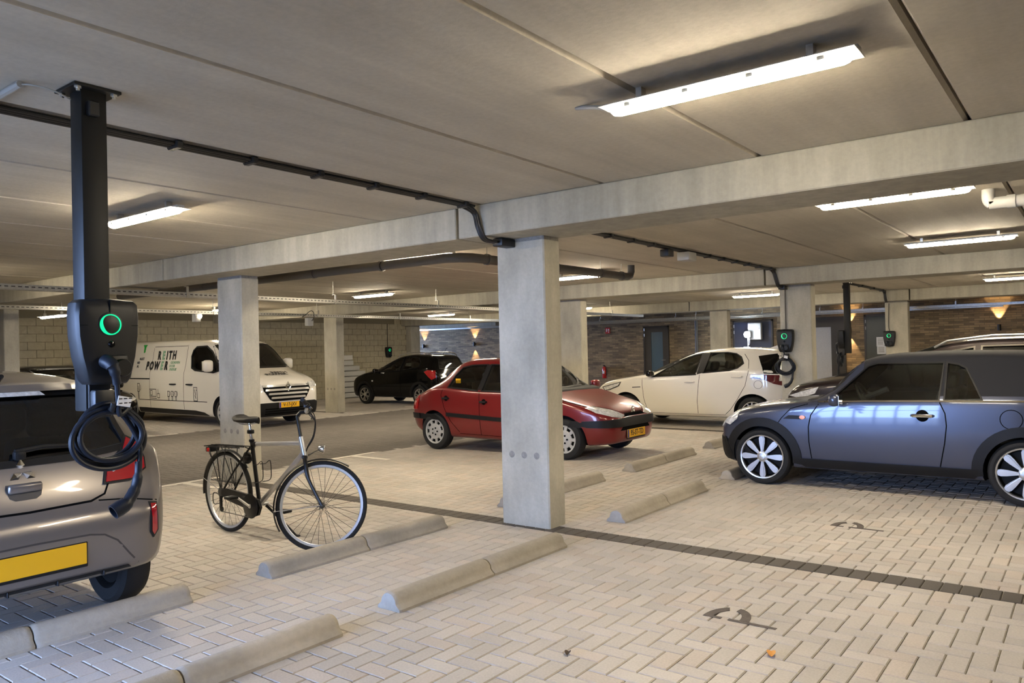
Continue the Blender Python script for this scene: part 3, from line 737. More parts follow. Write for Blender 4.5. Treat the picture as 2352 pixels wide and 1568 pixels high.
c.line('door_gap', 'L', S([(1.17, .90), (1.09, .78), (1.065, .66), (1.065, .5), (1.085, .32)]), .010, both=True)
c.line('door_gap', 'L', S([(2.30, .945), (2.345, .84), (2.355, .72), (2.335, .55), (2.29, .32)]), .010, both=True)
c.line('belt_strip', 'L', S([(1.16, .925), (1.7, .945), (2.3, .958), (3.0, .968), (3.42, .955)]), .016, 'chrome', .002, True, thick=.005)
c.part('scuttle_vent', 'L', S([(.80, .735), (1.0, .735), (1.02, .775), (.86, .775)]), 'rubber_trim', .001, .006, .03, both=True)
c.part('side_indicator', 'L', arc(-1.005, .757, .030, 0, 340, 16, .021), 'lens_amber', .004, .010, .02, both=True, label='small amber side indicator')
handle(c, -2.15, .812, 'chrome', r=.058, w=.20)
c.ringpart('fuel_cap', 'L', arc(-2.88, .80, .085, 0, 345, 23), .007, 'gap', .001, .0005)
side_mirror(c, -1.37, .955, 'paint_blue', .11, .16, .125)
interior(c, -1.30, .96, .34, [(-1.95, (-.34, .34)), (-2.75, (-.3, .3))], .44)
plate(c, 'F', 0, .38, '')

# --- red five-door hatchback
sp = dict(L=3.84, wz=.285, tuck=.05,
 top=[(0, .47), (.012, .56), (.04, .63), (.10, .68), (.3, .765), (.6, .84), (.9, .905), (1.02, .935), (1.3, 1.13), (1.62, 1.335), (1.8, 1.39), (2.2, 1.425), (2.5, 1.42), (2.75, 1.385), (2.95, 1.29), (3.2, 1.11), (3.45, .945), (3.62, .86), (3.74, .78), (3.81, .68), (3.84, .55)],
 bot=[(0, .41), (.012, .31), (.05, .235), (.2, .205), (.5, .19), (3.3, .20), (3.6, .26), (3.78, .33), (3.84, .45)],
 hw=[(0, .36), (.012, .48), (.04, .575), (.10, .655), (.22, .725), (.45, .785), (.85, .82), (2.7, .826), (3.2, .80), (3.5, .74), (3.7, .66), (3.8, .56), (3.84, .42)],
 rw=[(0, .4), (1.0, .60), (1.6, .55), (2.4, .56), (2.9, .53), (3.84, .5)], belt=[(0, .55), (.3, .69), (.7, .80), (1.0, .885), (1.6, .925), (2.3, .935), (2.8, .965), (3.1, .96), (3.5, .86), (3.84, .7)])
c = Car('hatchback', 'dark red five-door hatchback with black bumpers parked behind the concrete column', 'car', sp, 'paint_red', (-5.22, 9.68, 0), 0)
w1 = S([(1.06, .945), (1.30, 1.115), (1.56, 1.265), (1.72, 1.305), (2.12, 1.318), (2.15, .945), (1.6, .935)]); w2 = S([(2.235, .945), (2.205, 1.318), (2.50, 1.312), (2.70, 1.275), (2.79, 1.16), (2.83, .992)])
ws = [(-.62, .975), (.62, .975), (.50, 1.325), (-.50, 1.325)]; rw_ = [(-.50, 1.0), (.50, 1.0), (.43, 1.27), (-.43, 1.27)]
c.finish_body([w1, w2], ws, rw_, (.70, 3.15), .335, (1.06, 3.35, .36))
c.window('L', w1); c.window('L', w2); c.window('F', ws, trim=.03); c.window('B', rw_, trim=.03)
c.line('pillar_trim', 'L', S([(2.175, 1.33), (2.195, .95)]), .075, 'rubber_trim', .001, True, thick=.003)
wheels(c, (.70, 3.15), .285, .190, .17, 'cap', 9, 'hubcap', .02)
c.part('headlight', 'F', [(.73, .725), (.62, .745), (.45, .69), (.28, .605), (.38, .575), (.56, .60), (.70, .655)], 'lens_clear', .002, .010, .05, both=True)
c.part('bumper_strip', 'F', [(-.80, .455), (.80, .455), (.80, .545), (.55, .565), (.2, .575), (-.2, .575), (-.55, .565), (-.80, .545)], 'rubber_trim', .001, .028)
c.part('bumper_strip', 'L', S([(.06, .46), (.40, .47), (.40, .545), (.06, .56)]), 'rubber_trim', .001, .022, both=True)
c.part('bumper_strip', 'B', [(-.80, .47), (.80, .47), (.80, .56), (-.80, .56)], 'rubber_trim', .001, .026)
c.part('bumper_strip', 'L', S([(3.50, .48), (3.80, .48), (3.80, .56), (3.50, .56)]), 'rubber_trim', .001, .022, both=True)
c.part('grille', 'F', [(-.30, .585), (.30, .585), (.25, .628), (-.25, .628)], 'gap', .001, .004)
c.part('lower_grille', 'F', [(-.42, .40), (.42, .40), (.36, .45), (-.36, .45)], 'gap', .001, .004)
c.line('bonnet_gap', 'F', [(-.60, .745), (-.45, .70), (-.28, .635), (.28, .635), (.45, .70), (.60, .745)], .007)
c.line('bonnet_gap', 'L', S([(.30, .72), (.6, .79), (1.0, .88)]), .007, both=True)
c.line('door_gap', 'L', S([(2.19, .93), (2.185, .64), (2.19, .27)]), .009, both=True)
c.line('door_gap', 'L', S([(2.93, .98), (2.97, .86), (2.90, .66), (2.78, .46), (2.62, .30)]), .009, both=True)
c.line('door_gap', 'L', S([(1.02, .90), (1.06, .6), (1.10, .28)]), .009, both=True)
c.line('door_gap', 'L', S([(1.10, .262), (2.62, .275)]), .007, both=True)
c.line('side_strip', 'L', S([(1.10, .51), (1.9, .525), (2.86, .565)]), .058, 'rubber_trim', .001, True, thick=.014)
handle(c, -2.10, .775, 'rubber_trim', r=.042, w=.12); handle(c, -2.86, .815, 'rubber_trim', r=.042, w=.12)
c.part('tail_light', 'L', S([(3.58, .62), (3.74, .62), (3.60, .88), (3.50, .90)]), 'lens_red', .002, .01, both=True)
side_mirror(c, -1.15, .98, 'paint_red', .10, .17, .12)
c.line('wiper', 'F', [(-.45, .985), (-.1, .975), (.35, .99)], .018, 'rubber_trim', .012, thick=.008)
interior(c, -1.28, .97, .36, [(-1.95, (-.36, .36)), (-2.72, (-.34, .34))], .42)
plate(c, 'F', .0, .345, '95-ST-TD')
h, d, n = c.cast('F', 0, .655)
lg = MB()
for pts in ([(-.035, .075), (-.01, .085), (.015, .07), (.02, .04), (0, .02), (-.02, .0)], [(-.04, .045), (-.015, .04), (.01, .02), (.02, -.02), (.005, -.055), (-.02, -.06)], [(.02, .03), (.042, 0), (.045, -.035), (.03, -.06), (.05, -.065)], [(-.045, .02), (-.03, .0), (-.035, -.02)]):
    lg.tube([(h.x+.02, -p[0]*1.15, .63+p[1]*.95) for p in pts], .009, 6)
o = c.put(lg, 'bonnet_badge', 'chrome'); o['label'] = 'chrome rearing animal badge'
sk = MB(); h, d, n = c.cast('R', -2.70, 1.08); sk.box((h.x, h.y+.02, h.z), (.10, .003, .07)); o = c.put(sk, 'window_sticker', 'plate_yellow', None, 0); o['label'] = 'small yellow sticker'

# --- white five-door hatchback
sp = dict(L=3.95, wz=.30, tuck=.04,
 top=[(0, .53), (.015, .64), (.05, .73), (.12, .80), (.3, .87), (.6, .93), (1.0, .985), (1.15, 1.02), (1.6, 1.22), (2.1, 1.405), (2.4, 1.465), (2.8, 1.495), (3.2, 1.485), (3.6, 1.445), (3.80, 1.405), (3.85, 1.36), (3.875, 1.15), (3.90, .95), (3.935, .75), (3.95, .6)],
 bot=[(0, .44), (.015, .32), (.06, .22), (.2, .185), (3.5, .19), (3.8, .28), (3.93, .38), (3.95, .48)],
 hw=[(0, .42), (.015, .56), (.05, .66), (.12, .735), (.28, .80), (.6, .85), (1, .868), (3.2, .872), (3.6, .83), (3.85, .74), (3.93, .66), (3.95, .55)],
 rw=[(0, .4), (1.2, .62), (2.1, .57), (3.0, .56), (3.95, .54)], belt=[(0, .6), (.3, .80), (.7, .88), (1.15, .945), (1.6, .955), (2.4, 1.02), (3.0, 1.07), (3.4, 1.08), (3.8, 1.02), (3.95, .85)])
c = Car('hatchback', 'white five-door hatchback with black rear window wrapping round beside the wall charger', 'car', sp, 'paint_white', (-8.35, 14.42, 0), PI)
w1 = S([(1.42, .955), (1.62, 1.09), (1.95, 1.275), (2.20, 1.36), (2.34, 1.385), (2.315, 1.005)]); w2 = S([(2.475, 1.04), (2.51, 1.393), (2.85, 1.395), (3.02, 1.37), (3.13, 1.31), (3.20, 1.20), (3.12, 1.125), (2.98, 1.08)])
ws = [(-.64, 1.05), (.64, 1.05), (.53, 1.39), (-.53, 1.39)]; rw_ = [(-.55, 1.03), (.55, 1.03), (.48, 1.33), (-.48, 1.33)]
c.finish_body([w1, w2], ws, rw_, (.83, 3.39), .352, (1.20, 3.60, .40))
c.window('L', w1); c.window('L', w2); c.window('F', ws, trim=.03); c.window('B', rw_, 'tinted_glass', trim=.03)
c.part('pillar_trim', 'L', S([(2.34, 1.0), (2.46, 1.03), (2.495, 1.40), (2.36, 1.40)]), 'rubber_trim', .001, .003, both=True)
c.part('rear_quarter_glass', 'L', S([(3.44, 1.33), (3.80, 1.375), (3.90, 1.35), (3.93, 1.0), (3.60, 1.02), (3.56, 1.12)]), 'paint_black', .001, .004, both=True)
c.part('tail_light', 'L', S([(3.36, .94), (3.58, 1.0), (3.93, .985), (3.93, .79), (3.76, .835), (3.60, .915)]), 'lens_darkred', .003, .012, both=True)
wheels(c, (.83, 3.39), .30, .208, .18, 'vspoke', 5, 'alloy', .015)
c.part('headlight', 'L', S([(.28, .735), (.45, .775), (.70, .835), (.66, .775), (.45, .70), (.33, .68)]), 'lens_clear', .002, .008, .04, both=True)
c.ringpart('headlight_surround', 'L', S([(.28, .735), (.45, .775), (.70, .835), (.66, .775), (.45, .70), (.33, .68)]), .014, 'rubber_trim', .003, .010, both=True)
c.line('door_gap', 'L', S([(1.20, .93), (1.20, .80), (1.235, .5), (1.31, .27)]), .008, both=True)
c.line('door_gap', 'L', S([(2.40, 1.0), (2.375, .8), (2.345, .5), (2.345, .27)]), .008, both=True)
c.line('door_gap', 'L', S([(3.18, 1.37), (3.29, 1.25), (3.335, 1.07), (3.27, .80), (3.12, .55), (2.98, .36), (2.88, .27)]), .008, both=True)
c.line('door_gap', 'L', S([(1.31, .255), (2.88, .255)]), .006, both=True)
c.part('sill_cover', 'L', S([(1.25, .185), (2.98, .185), (2.98, .215), (1.25, .215)]), 'rubber_trim', .001, .004, both=True)
handle(c, -2.20, .865, 'paint_white', w=.21); handle(c, -3.12, .965, 'paint_white', w=.21)
c.ringpart('fuel_cap', 'L', arc(-3.50, .82, .07, 0, 345, 23), .005, 'gap', .001, .0005)
side_mirror(c, -1.40, 1.02, 'paint_black', .12, .17, .12)
fn = MB(); fn.prism([(-.10, 0), (.10, 0), (-.08, .065), (-.12, .06)], -.012, .012, Matrix.Translation((-3.50, 0, c.top(3.5)-.01)) @ Matrix(((1, 0, 0, 0), (0, 0, 1, 0), (0, 1, 0, 0), (0, 0, 0, 1)))); c.put(fn, 'roof_antenna', 'paint_white')
c.line('model_badge', 'L', S([(.98, .745), (1.16, .755)]), .018, 'steel_dark', .002, thick=.002, both=True)
interior(c, -1.42, 1.02, .36, [(-2.1, (-.36, .36)), (-2.88, (-.36, .36))], .45)

# --- black small car with roof rails by the block wall
sp = dict(L=3.68, wz=.29, tuck=.04,
 top=[(0, .52), (.015, .64), (.05, .76), (.12, .84), (.3, .92), (.7, 1.01), (1.02, 1.07), (1.4, 1.22), (1.85, 1.385), (2.1, 1.44), (2.5, 1.475), (3.0, 1.465), (3.3, 1.43), (3.42, 1.38), (3.5, 1.2), (3.56, 1.02), (3.62, .85), (3.67, .7), (3.68, .6)],
 bot=[(0, .44), (.015, .33), (.06, .25), (.2, .21), (3.3, .22), (3.58, .3), (3.67, .40), (3.68, .48)],
 hw=[(0, .42), (.015, .55), (.05, .64), (.12, .70), (.3, .76), (.7, .795), (3.0, .80), (3.4, .76), (3.6, .68), (3.68, .55)],
 rw=[(0, .4), (1.1, .58), (1.85, .54), (2.5, .55), (3.4, .52), (3.68, .5)], belt=[(0, .6), (.3, .80), (.8, .90), (1.3, .95), (2.2, 1.0), (2.9, 1.07), (3.3, 1.08), (3.68, .9)])
c = Car('small_car', 'glossy black small car with silver roof rails parked facing the block wall', 'car', sp, 'paint_black', (-18.42, 16.58, 0), PI)
w1 = S([(1.32, .965), (1.55, 1.09), (1.85, 1.27), (2.05, 1.355), (2.20, 1.375), (2.20, 1.02)]); w2 = S([(2.29, 1.03), (2.29, 1.385), (2.62, 1.385), (2.82, 1.35), (2.95, 1.24), (2.99, 1.14), (2.88, 1.09)])
ws = [(-.58, 1.10), (.58, 1.10), (.5, 1.37), (-.5, 1.37)]; rw_ = [(-.5, 1.06), (.5, 1.06), (.44, 1.34), (-.44, 1.34)]
c.finish_body([w1, w2], ws, rw_, (.69, 3.0), .338, (1.1, 3.2, .4))
c.window('L', w1); c.window('L', w2); c.window('F', ws); c.window('B', rw_, 'tinted_glass')
wheels(c, (.69, 3.0), .29, .195, .17, 'vspoke', 5, 'alloy', .015)
for t in (.69, 3.0): arch(c, t, .33, .40, .29)
c.part('tail_light', 'L', S([(3.20, .97), (3.33, 1.02), (3.54, 1.0), (3.58, .80), (3.46, .74), (3.36, .82)]), 'lens_red', .002, .014, both=True)
c.part('sill_strip', 'L', S([(1.10, .185), (1.18, .24), (2.50, .24), (2.58, .185), (2.50, .205), (1.20, .205)]), 'alloy', .003, .014, both=True)
c.part('side_indicator', 'L', arc(-1.06, .70, .032, 0, 340, 14, .024), 'lens_clear', .003, .008, .02, both=True)
c.line('door_gap', 'L', S([(2.24, 1.38), (2.24, .28)]), .007, both=True)
for k in (-1, 1):
    r_ = MB(); pts = [(1.92, -.02), (2.02, .045), (2.4, .055), (2.9, .05), (3.2, .035), (3.30, -.02)]
    r_.tube([(-a, k*.53, c.top(a)+b-.005) for a, b in pts], .016, 8); c.put(r_, 'roof_rail', 'alloy')
an = MB(); an.tube([(-3.22, 0, c.top(3.22)-.01), (-3.38, 0, c.top(3.22)+.20)], .006, 6); c.put(an, 'aerial', 'rubber_trim')
side_mirror(c, -1.30, 1.0, 'paint_black', .11, .16, .13)
interior(c, -1.4, 1.02, .33, [(-2.0, (-.33, .33)), (-2.75, (-.33, .33))], .45)

# --- white panel van with lettering
sp = dict(L=6.05, wz=.32, tuck=.03,
 top=[(0, .62), (.015, .76), (.05, .90), (.12, 1.0), (.3, 1.10), (.6, 1.19), (.88, 1.27), (1.2, 1.50), (1.6, 1.785), (1.8, 1.87), (2.2, 1.93), (3.5, 1.955), (5.6, 1.955), (5.88, 1.93), (5.99, 1.80), (6.03, 1.2), (6.05, .65)],
 bot=[(0, .44), (.015, .33), (.06, .24), (.2, .20), (5.7, .22), (5.99, .34), (6.05, .48)],
 hw=[(0, .55), (.015, .70), (.05, .78), (.12, .85), (.3, .915), (.7, .95), (1.2, .957), (5.7, .955), (5.97, .92), (6.05, .86)],
 rw=[(0, .5), (.9, .76), (1.6, .74), (2.2, .79), (5.9, .79), (6.05, .75)], belt=[(0, .7), (.3, .98), (.7, 1.08), (1.1, 1.15), (2.0, 1.22), (5.9, 1.22), (6.05, 1.0)])
V_ = lambda pts: [(-a-(.14 if a > 1.0 else 0), b) for a, b in pts]
c = Car('delivery_van', 'white panel van with black and green lettering parked behind the column', 'van', sp, 'paint_van', (-13.98, 10.28, 0), 0)
w1 = V_([(2.20, 1.56), (2.16, 1.68), (2.05, 1.755), (1.72, 1.765), (1.50, 1.64), (1.20, 1.36), (1.10, 1.235), (1.22, 1.205), (1.95, 1.255), (2.12, 1.31)])
ws = [(-.80, 1.30), (.80, 1.30), (.68, 1.80), (-.68, 1.80)]
c.finish_body([w1], ws, None, (1.03, 5.02), .375, (1.0, 2.6, .6))
c.window('L', w1, trim=.03); c.window('F', ws, trim=.04)
wheels(c, (1.03, 5.02), .32, .212, .2, 'cap', 6, 'hubcap', .03)
c.part('side_skirt', 'R', V_([(1.42, .215), (4.46, .215), (4.46, .36), (1.95, .345), (1.60, .31), (1.44, .25)]), 'rubber_trim', .001, .008); c.part('side_skirt', 'L', V_([(1.42, .215), (4.46, .215), (4.46, .36), (1.95, .345), (1.60, .31), (1.44, .25)]), 'rubber_trim', .001, .008)
c.line('waist_line', 'L', V_([(1.46, .545), (4.44, .545)]), .014, 'gap', .001, True)
c.line('waist_line', 'L', V_([(5.26, .545), (5.85, .545)]), .014, 'gap', .001, True)
c.line('door_gap', 'L', V_([(2.42, 1.82), (2.40, 1.2), (2.42, .36)]), .012, both=True)
c.line('door_gap', 'L', V_([(3.92, 1.78), (3.92, 1.04), (3.92, .36)]), .010, both=True)
c.line('door_gap', 'L', V_([(2.44, 1.80), (3.9, 1.80)]), .010, both=True)
c.line('door_track', 'L', V_([(3.92, 1.045), (5.6, 1.045)]), .026, 'gap', .002, True)
handle(c, -2.29, .925, 'rubber_trim', w=.24); handle(c, -3.0, .925, 'rubber_trim', w=.24)
side_mirror(c, -1.40, 1.34, 'paint_van', .16, .22, .26)
c.part('grille', 'F', [(-.58, .90), (.58, .90), (.60, .80), (.46, .60), (.38, .56), (-.38, .56), (-.46, .60), (-.60, .80)], 'gap', .001, .012)
for z, hw_ in ((.885, .60), (.80, .56), (.715, .50), (.63, .44)):
    c.part('grille_bar', 'F', [(-hw_, z-.020), (hw_, z-.020), (hw_*.98, z+.022), (-hw_*.98, z+.022)], 'alloy', .012, .020)
c.part('headlight', 'F', [(.60, .80), (.86, .84), (.87, .92), (.80, .955), (.60, .93)], 'lens_clear', .002, .012, both=True)
bd = MB(); h, d, n = c.cast('F', 0, .86)
for k in (1, .6): 
    P = [(0, .10*k), (.062*k, 0), (0, -.10*k), (-.062*k, 0)]
    bd.tube([(h.x+.035, a, .86+b) for a, b in P], .013, 6, closed=True)
o = c.put(bd, 'badge', 'chrome'); o['label'] = 'chrome diamond badge'
c.part('lower_bumper', 'F', [(-.94, .24), (.94, .24), (.94, .46), (.70, .53), (-.70, .53), (-.94, .46)], 'rubber_trim', .001, .016)
c.part('lower_bumper', 'L', S([(.02, .26), (.62, .24), (.62, .40), (.30, .46), (.02, .48)]), 'rubber_trim', .001, .012, both=True)
for z in (.30, .35, .40): c.part('bumper_slat', 'F', [(-.58, z-.012), (.58, z-.012), (.58, z+.012), (-.58, z+.012)], 'gap', .018, .006)
plate(c, 'F', .0, .47, 'V-17-JXV', off=.034)
seat(c, -2.1, -.45, .80); seat(c, -2.1, .45, .80)
yv = -c.hw(3)-.004
def van_text(t, s0, z, size, m, bold=.004, sx=1.):
    s0 += .15
    y = min(c.cast('R', -s0, z+dz)[0].y for dz in (-size*.35, 0, size*.35))
    a = c.cast('R', -s0, z-size*.33)[0].y; b = c.cast('R', -s0, z+size*.33)[0].y
    return text('lettering', t, size, m, basis((-s0, (a+b)/2-.006, z), (1, 0, 0), (0, b-a, size*.66)), c.body, bold, sx)
for ch, s0, m in zip('REITH', (3.615, 3.42, 3.265, 3.125, 2.94), ('ink_black', 'ink_sage', 'ink_black', 'ink_black', 'ink_black')): van_text(ch, s0, 1.585, .27, m, .015, .80)
for ch, s0, m in zip('POWER', (4.09, 3.90, 3.66, 3.425, 3.235), ('ink_black', 'ink_black', 'ink_black', 'ink_sage', 'ink_black')): van_text(ch, s0, 1.345, .27, m, .015, .80)
for i, t in enumerate(('GEDREVEN', 'DOOR', 'ENERGIE')): van_text(t, (2.86, 2.97, 2.90)[i], 1.42-.078*i, .085, 'ink_sage', .001, .95)
for i, t in enumerate(('IALIST', 'ND', 'AL')): van_text(t, (4.42, 4.56, 4.56)[i], 1.52-.09*i, .085, 'ink_black', .001)
c.part('leaf_emblem', 'R', V_([(4.47, 1.86), (4.27, 1.86), (4.32, 1.80), (4.33, 1.68), (4.40, 1.66), (4.41, 1.80)]), 'ink_green', .004)
def icon(pts, w=.014): c.line('charging_icon', 'R', V_(pts), w, 'ink_black', .004, grid=.04)
def boxicon(s0, s1, z0, z1): icon([(s0, z0), (s1, z0)]); icon([(s0, z1), (s1, z1)]); icon([(s0, z0-.007), (s0, z1+.007)]); icon([(s1, z0-.007), (s1, z1+.007)])
boxicon(4.50, 4.40, .74, .93); icon([(4.46, .55), (4.46, .74)]); icon([(4.44, .55), (4.44, .74)]); icon([(4.36, .90), (4.33, .80), (4.38, .76)]); icon([(4.465, .87), (4.44, .83), (4.46, .82), (4.435, .77)])
boxicon(3.92, 3.62, .63, .80); boxicon(3.88, 3.80, .66, .77); icon([(3.93, .585), (3.60, .585)]); boxicon(3.56, 3.47, .60, .70); icon([(3.53, .71), (3.53, .80)])
for s0 in (3.10, 2.94, 2.78): boxicon(s0, s0-.075, .64, .76); icon([(s0-.02, .55), (s0-.02, .64)]); icon([(s0-.055, .55), (s0-.055, .64)]); icon([(s0-.10, .76), (s0-.115, .70), (s0-.09, .66)])
boxicon(1.99, 1.84, .56, .86); icon([(1.935, .78), (1.90, .70), (1.93, .69), (1.895, .61)], .02); icon([(1.96, .80), (1.94, .80)], .03); icon([(1.89, .80), (1.87, .80)], .03)
for t, y0, s0, sz in (('REITH', .1, .46, .12), ('POWER', -.05, .34, .12)):
    hh = c.top(s0); text('lettering', t, sz*1.3, 'ink_black', basis((-s0, y0, hh+.012), (0, 1, 0), (-1, 0, .30)), c.body, .003)

# --- grey-brown hatchback seen from behind
L = 3.80
rt_ = [(0, .60), (.012, .67), (.04, .715), (.07, .75), (.10, .83), (.15, .96), (.19, 1.03), (.30, 1.235), (.37, 1.36), (.40, 1.40), (.50, 1.425), (1.0, 1.475), (1.5, 1.49), (2.0, 1.45), (2.3, 1.35), (2.75, 1.02), (2.9, .97), (3.3, .88), (3.6, .78), (3.72, .70), (3.785, .6), (3.8, .5)]
sp = dict(L=L, wz=.285, tuck=.03, top=rear(L, rt_),
 bot=[(0, .42), (.02, .3), (.1, .22), (.4, .2), (3.3, .22), (3.6, .29), (3.74, .33), (3.785, .38), (3.8, .48)],
 hw=[(0, .42), (.02, .55), (.1, .68), (.3, .76), (.8, .82), (3.2, .832), (3.5, .815), (3.65, .775), (3.72, .735), (3.765, .68), (3.79, .62), (3.8, .54)],
 rw=[(0, .4), (1.05, .6), (1.5, .55), (2.8, .565), (3.4, .54), (3.8, .5)], belt=rear(L, [(0, .64), (.08, .74), (.15, .86), (.25, .99), (.6, 1.0), (1.2, .97), (2.4, .94), (2.8, .92), (3.3, .78), (3.8, .5)]))
c = Car('hatchback', 'grey-brown hatchback seen from behind under the hanging charging post', 'car', sp, 'paint_grey', (-8.25, 1.67, 0), PI)
rw_ = [(-.58, 1.045), (-.30, 1.015), (.30, 1.015), (.58, 1.045), (.535, 1.22), (.46, 1.345), (-.46, 1.345), (-.535, 1.22)]
w1 = S([(1.15, 1.0), (1.6, 1.30), (1.8, 1.37), (2.15, 1.38), (2.15, 1.02)]); w2 = S([(2.25, 1.03), (2.25, 1.38), (2.8, 1.36), (3.05, 1.25), (3.1, 1.08)])
c.finish_body([w1, w2], [(-.6, 1.05), (.6, 1.05), (.5, 1.36), (-.5, 1.36)], rw_, (.75, 3.20), .33, (1.1, 3.52, .40))
c.window('L', w1); c.window('L', w2); c.window('B', rw_, 'tinted_glass', trim=.035, name='rear_window'); c.window('F', [(-.6, 1.05), (.6, 1.05), (.5, 1.36), (-.5, 1.36)], trim=.02)
wheels(c, (.75, 3.20), .285, .19, .18, 'spoke', 7, 'alloy', .035)
tl = [(.415, .845), (.56, .845), (.655, .895), (.665, .95), (.655, 1.04), (.60, 1.075), (.55, 1.0), (.44, .93)]
c.part('tail_light', 'B', tl, 'lens_red', .002, .020, .04, both=True); c.part('reversing_light', 'B', [(.43, .935), (.53, .985), (.545, .93), (.46, .895)], 'lens_clear', .024, .004, .04, both=True)
c.ringpart('tail_light_edge', 'B', tl, .012, 'rubber_trim', .002, .012); c.ringpart('tail_light_edge', 'B', [(-a, b) for a, b in tl], .012, 'rubber_trim', .002, .012)
c.line('tailgate_gap', 'B', [(-.45, .87), (-.40, .78), (-.32, .752), (0, .745), (.32, .752), (.40, .78), (.45, .87)], .011)
c.line('tailgate_gap', 'B', [(-.69, .70), (-.52, .735), (-.36, .75)], .007); c.line('tailgate_gap', 'B', [(.69, .70), (.52, .735), (.36, .75)], .007)
rf = [(.64, .69), (.675, .685), (.675, .53), (.65, .505), (.635, .53)]
c.part('rear_reflector', 'B', rf, 'lens_red', .002, .008, .03, both=True)
for k in (1, -1): c.ringpart('reflector_surround', 'B', [(k*a, b) for a, b in rf], .010, 'rubber_trim', .002, .006)
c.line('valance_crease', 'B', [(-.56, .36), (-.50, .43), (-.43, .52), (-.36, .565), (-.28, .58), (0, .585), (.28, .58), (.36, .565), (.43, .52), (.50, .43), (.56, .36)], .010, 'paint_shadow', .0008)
c.part('lower_valance', 'B', [(-.52, .345), (.52, .345), (.50, .362), (-.50, .362)], 'rubber_trim', .001, .01)
for y in (-.36, -.12, .12, .36):
    f = MB(); h, d, n = c.cast('B', y, .37); f.rbox((h.x+.02, y, .35), (.06, .010, .03), .003, 1); c.put(f, 'diffuser_fin', 'rubber_trim')
plate(c, 'B', 0, .485, '', .52, .115, .004, blue=False)
hd = MB(); h, d, n = c.cast('B', 0, .865); hd.rbox((h.x-.012, 0, .872), (.03, .165, .05), .014, 3); c.put(hd, 'tailgate_handle', 'paint_grey')
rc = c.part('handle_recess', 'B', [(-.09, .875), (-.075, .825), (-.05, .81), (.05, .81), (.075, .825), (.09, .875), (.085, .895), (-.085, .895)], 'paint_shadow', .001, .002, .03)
bd = MB()
for a in (90, 210, 330):
    cx, cz = .036*math.cos(R(a)), .036*math.sin(R(a)); ux, uz = math.cos(R(a)), math.sin(R(a)); P = [(cx+ux*.036, cz+uz*.036), (cx-uz*.021, cz+ux*.021), (cx-ux*.034, cz-uz*.034), (cx+uz*.021, cz-ux*.021)]
    hh = c.cast('B', cx, .952+cz)[0]; bd.add([(hh.x-.006, p[0], .952+p[1]) for p in P]+[(hh.x-.014, cx, .952+cz)]+[(hh.x+.01, p[0], .952+p[1]) for p in P], [(0, 1, 4), (1, 2, 4), (2, 3, 4), (3, 0, 4)]+[(i, (i+1) % 4, 5+(i+1) % 4, 5+i) for i in range(4)])
o = c.put(bd, 'badge', 'chrome', None, 0); o['label'] = 'chrome badge of three diamonds'
so = MB(); pts = [(-.52, .40), (-.45, .33), (-.2, .285), (.2, .285), (.45, .33), (.52, .40)]
c.part('roof_spoiler', 'B', [(-.50, 1.375), (.50, 1.375), (.47, 1.412), (-.47, 1.412)], 'paint_grey', .0, .05)
o = c.part('high_brake_light', 'B', [(-.19, 1.352), (.19, 1.352), (.17, 1.375), (-.17, 1.375)], 'lens_clear', .03, .018, .04)[0]
wp = MB(); wp.tube([c.cast('B', .02, 1.06)[0]+Vector((-.03, 0, 0)), c.cast('B', -.12, 1.075)[0]+Vector((-.035, 0, 0)), c.cast('B', -.34, 1.06)[0]+Vector((-.02, 0, 0))], [.016, .013, .008], 8); wp.rbox(tuple(c.cast('B', 0, 1.04)[0]+Vector((-.02, 0, 0))), (.05, .06, .05), .015, 2); c.put(wp, 'rear_wiper', 'rubber_trim')
ax = MB(); ax.tube([(-3.20, -.72, .285), (-3.20, .72, .285)], .045, 10); ax.tube([(-3.68, .35, .30), (-3.2, .35, .32)], .03, 8); c.put(ax, 'rear_axle', 'underbody')
ar = MB(); ar.tube([(-3.30, -.0, c.top(3.3)-.01), (-3.40, 0, c.top(3.3)+.04)], .012, 8); c.put(ar, 'aerial', 'rubber_trim')
seat(c, -2.0, .35, .45); seat(c, -2.0, -.35, .45); seat(c, -2.75, .35, .47); seat(c, -2.75, -.35, .47)

# --- black car beyond the driveway
sp = dict(L=4.2, wz=.30, top=[(0, .5), (.02, .62), (.1, .74), (.4, .84), (.9, .92), (1.1, .96), (1.5, 1.18), (1.95, 1.38), (2.3, 1.43), (2.9, 1.42), (3.4, 1.34), (3.8, 1.1), (4.1, .95), (4.18, .75), (4.2, .6)],
 bot=[(0, .42), (.03, .28), (.2, .2), (3.9, .22), (4.17, .38), (4.2, .5)], hw=[(0, .42), (.03, .6), (.12, .73), (.4, .83), (1, .885), (3.4, .885), (3.9, .8), (4.16, .66), (4.2, .5)],
 rw=[(0, .4), (1.1, .62), (1.9, .56), (3.4, .55), (4.2, .5)], belt=[(0, .58), (.4, .78), (1.1, .90), (3.4, .97), (4.2, .8)])
c = Car('hatchback', 'low black hatchback parked beyond the driveway beside the white van', 'car', sp, 'paint_black', (-15.0, 6.85, 0), 0)
w1 = S([(1.25, .95), (1.7, 1.2), (1.95, 1.3), (2.3, 1.33), (2.3, .96)]); w2 = S([(2.4, .97), (2.4, 1.33), (3.0, 1.3), (3.4, 1.15), (3.35, 1.0)]); ws = [(-.66, 1.0), (.66, 1.0), (.52, 1.35), (-.52, 1.35)]
c.finish_body([w1, w2], ws, None, (.82, 3.4), .35, (1.15, 3.6, .4)); c.window('L', w1); c.window('L', w2); c.window('F', ws, trim=.03)
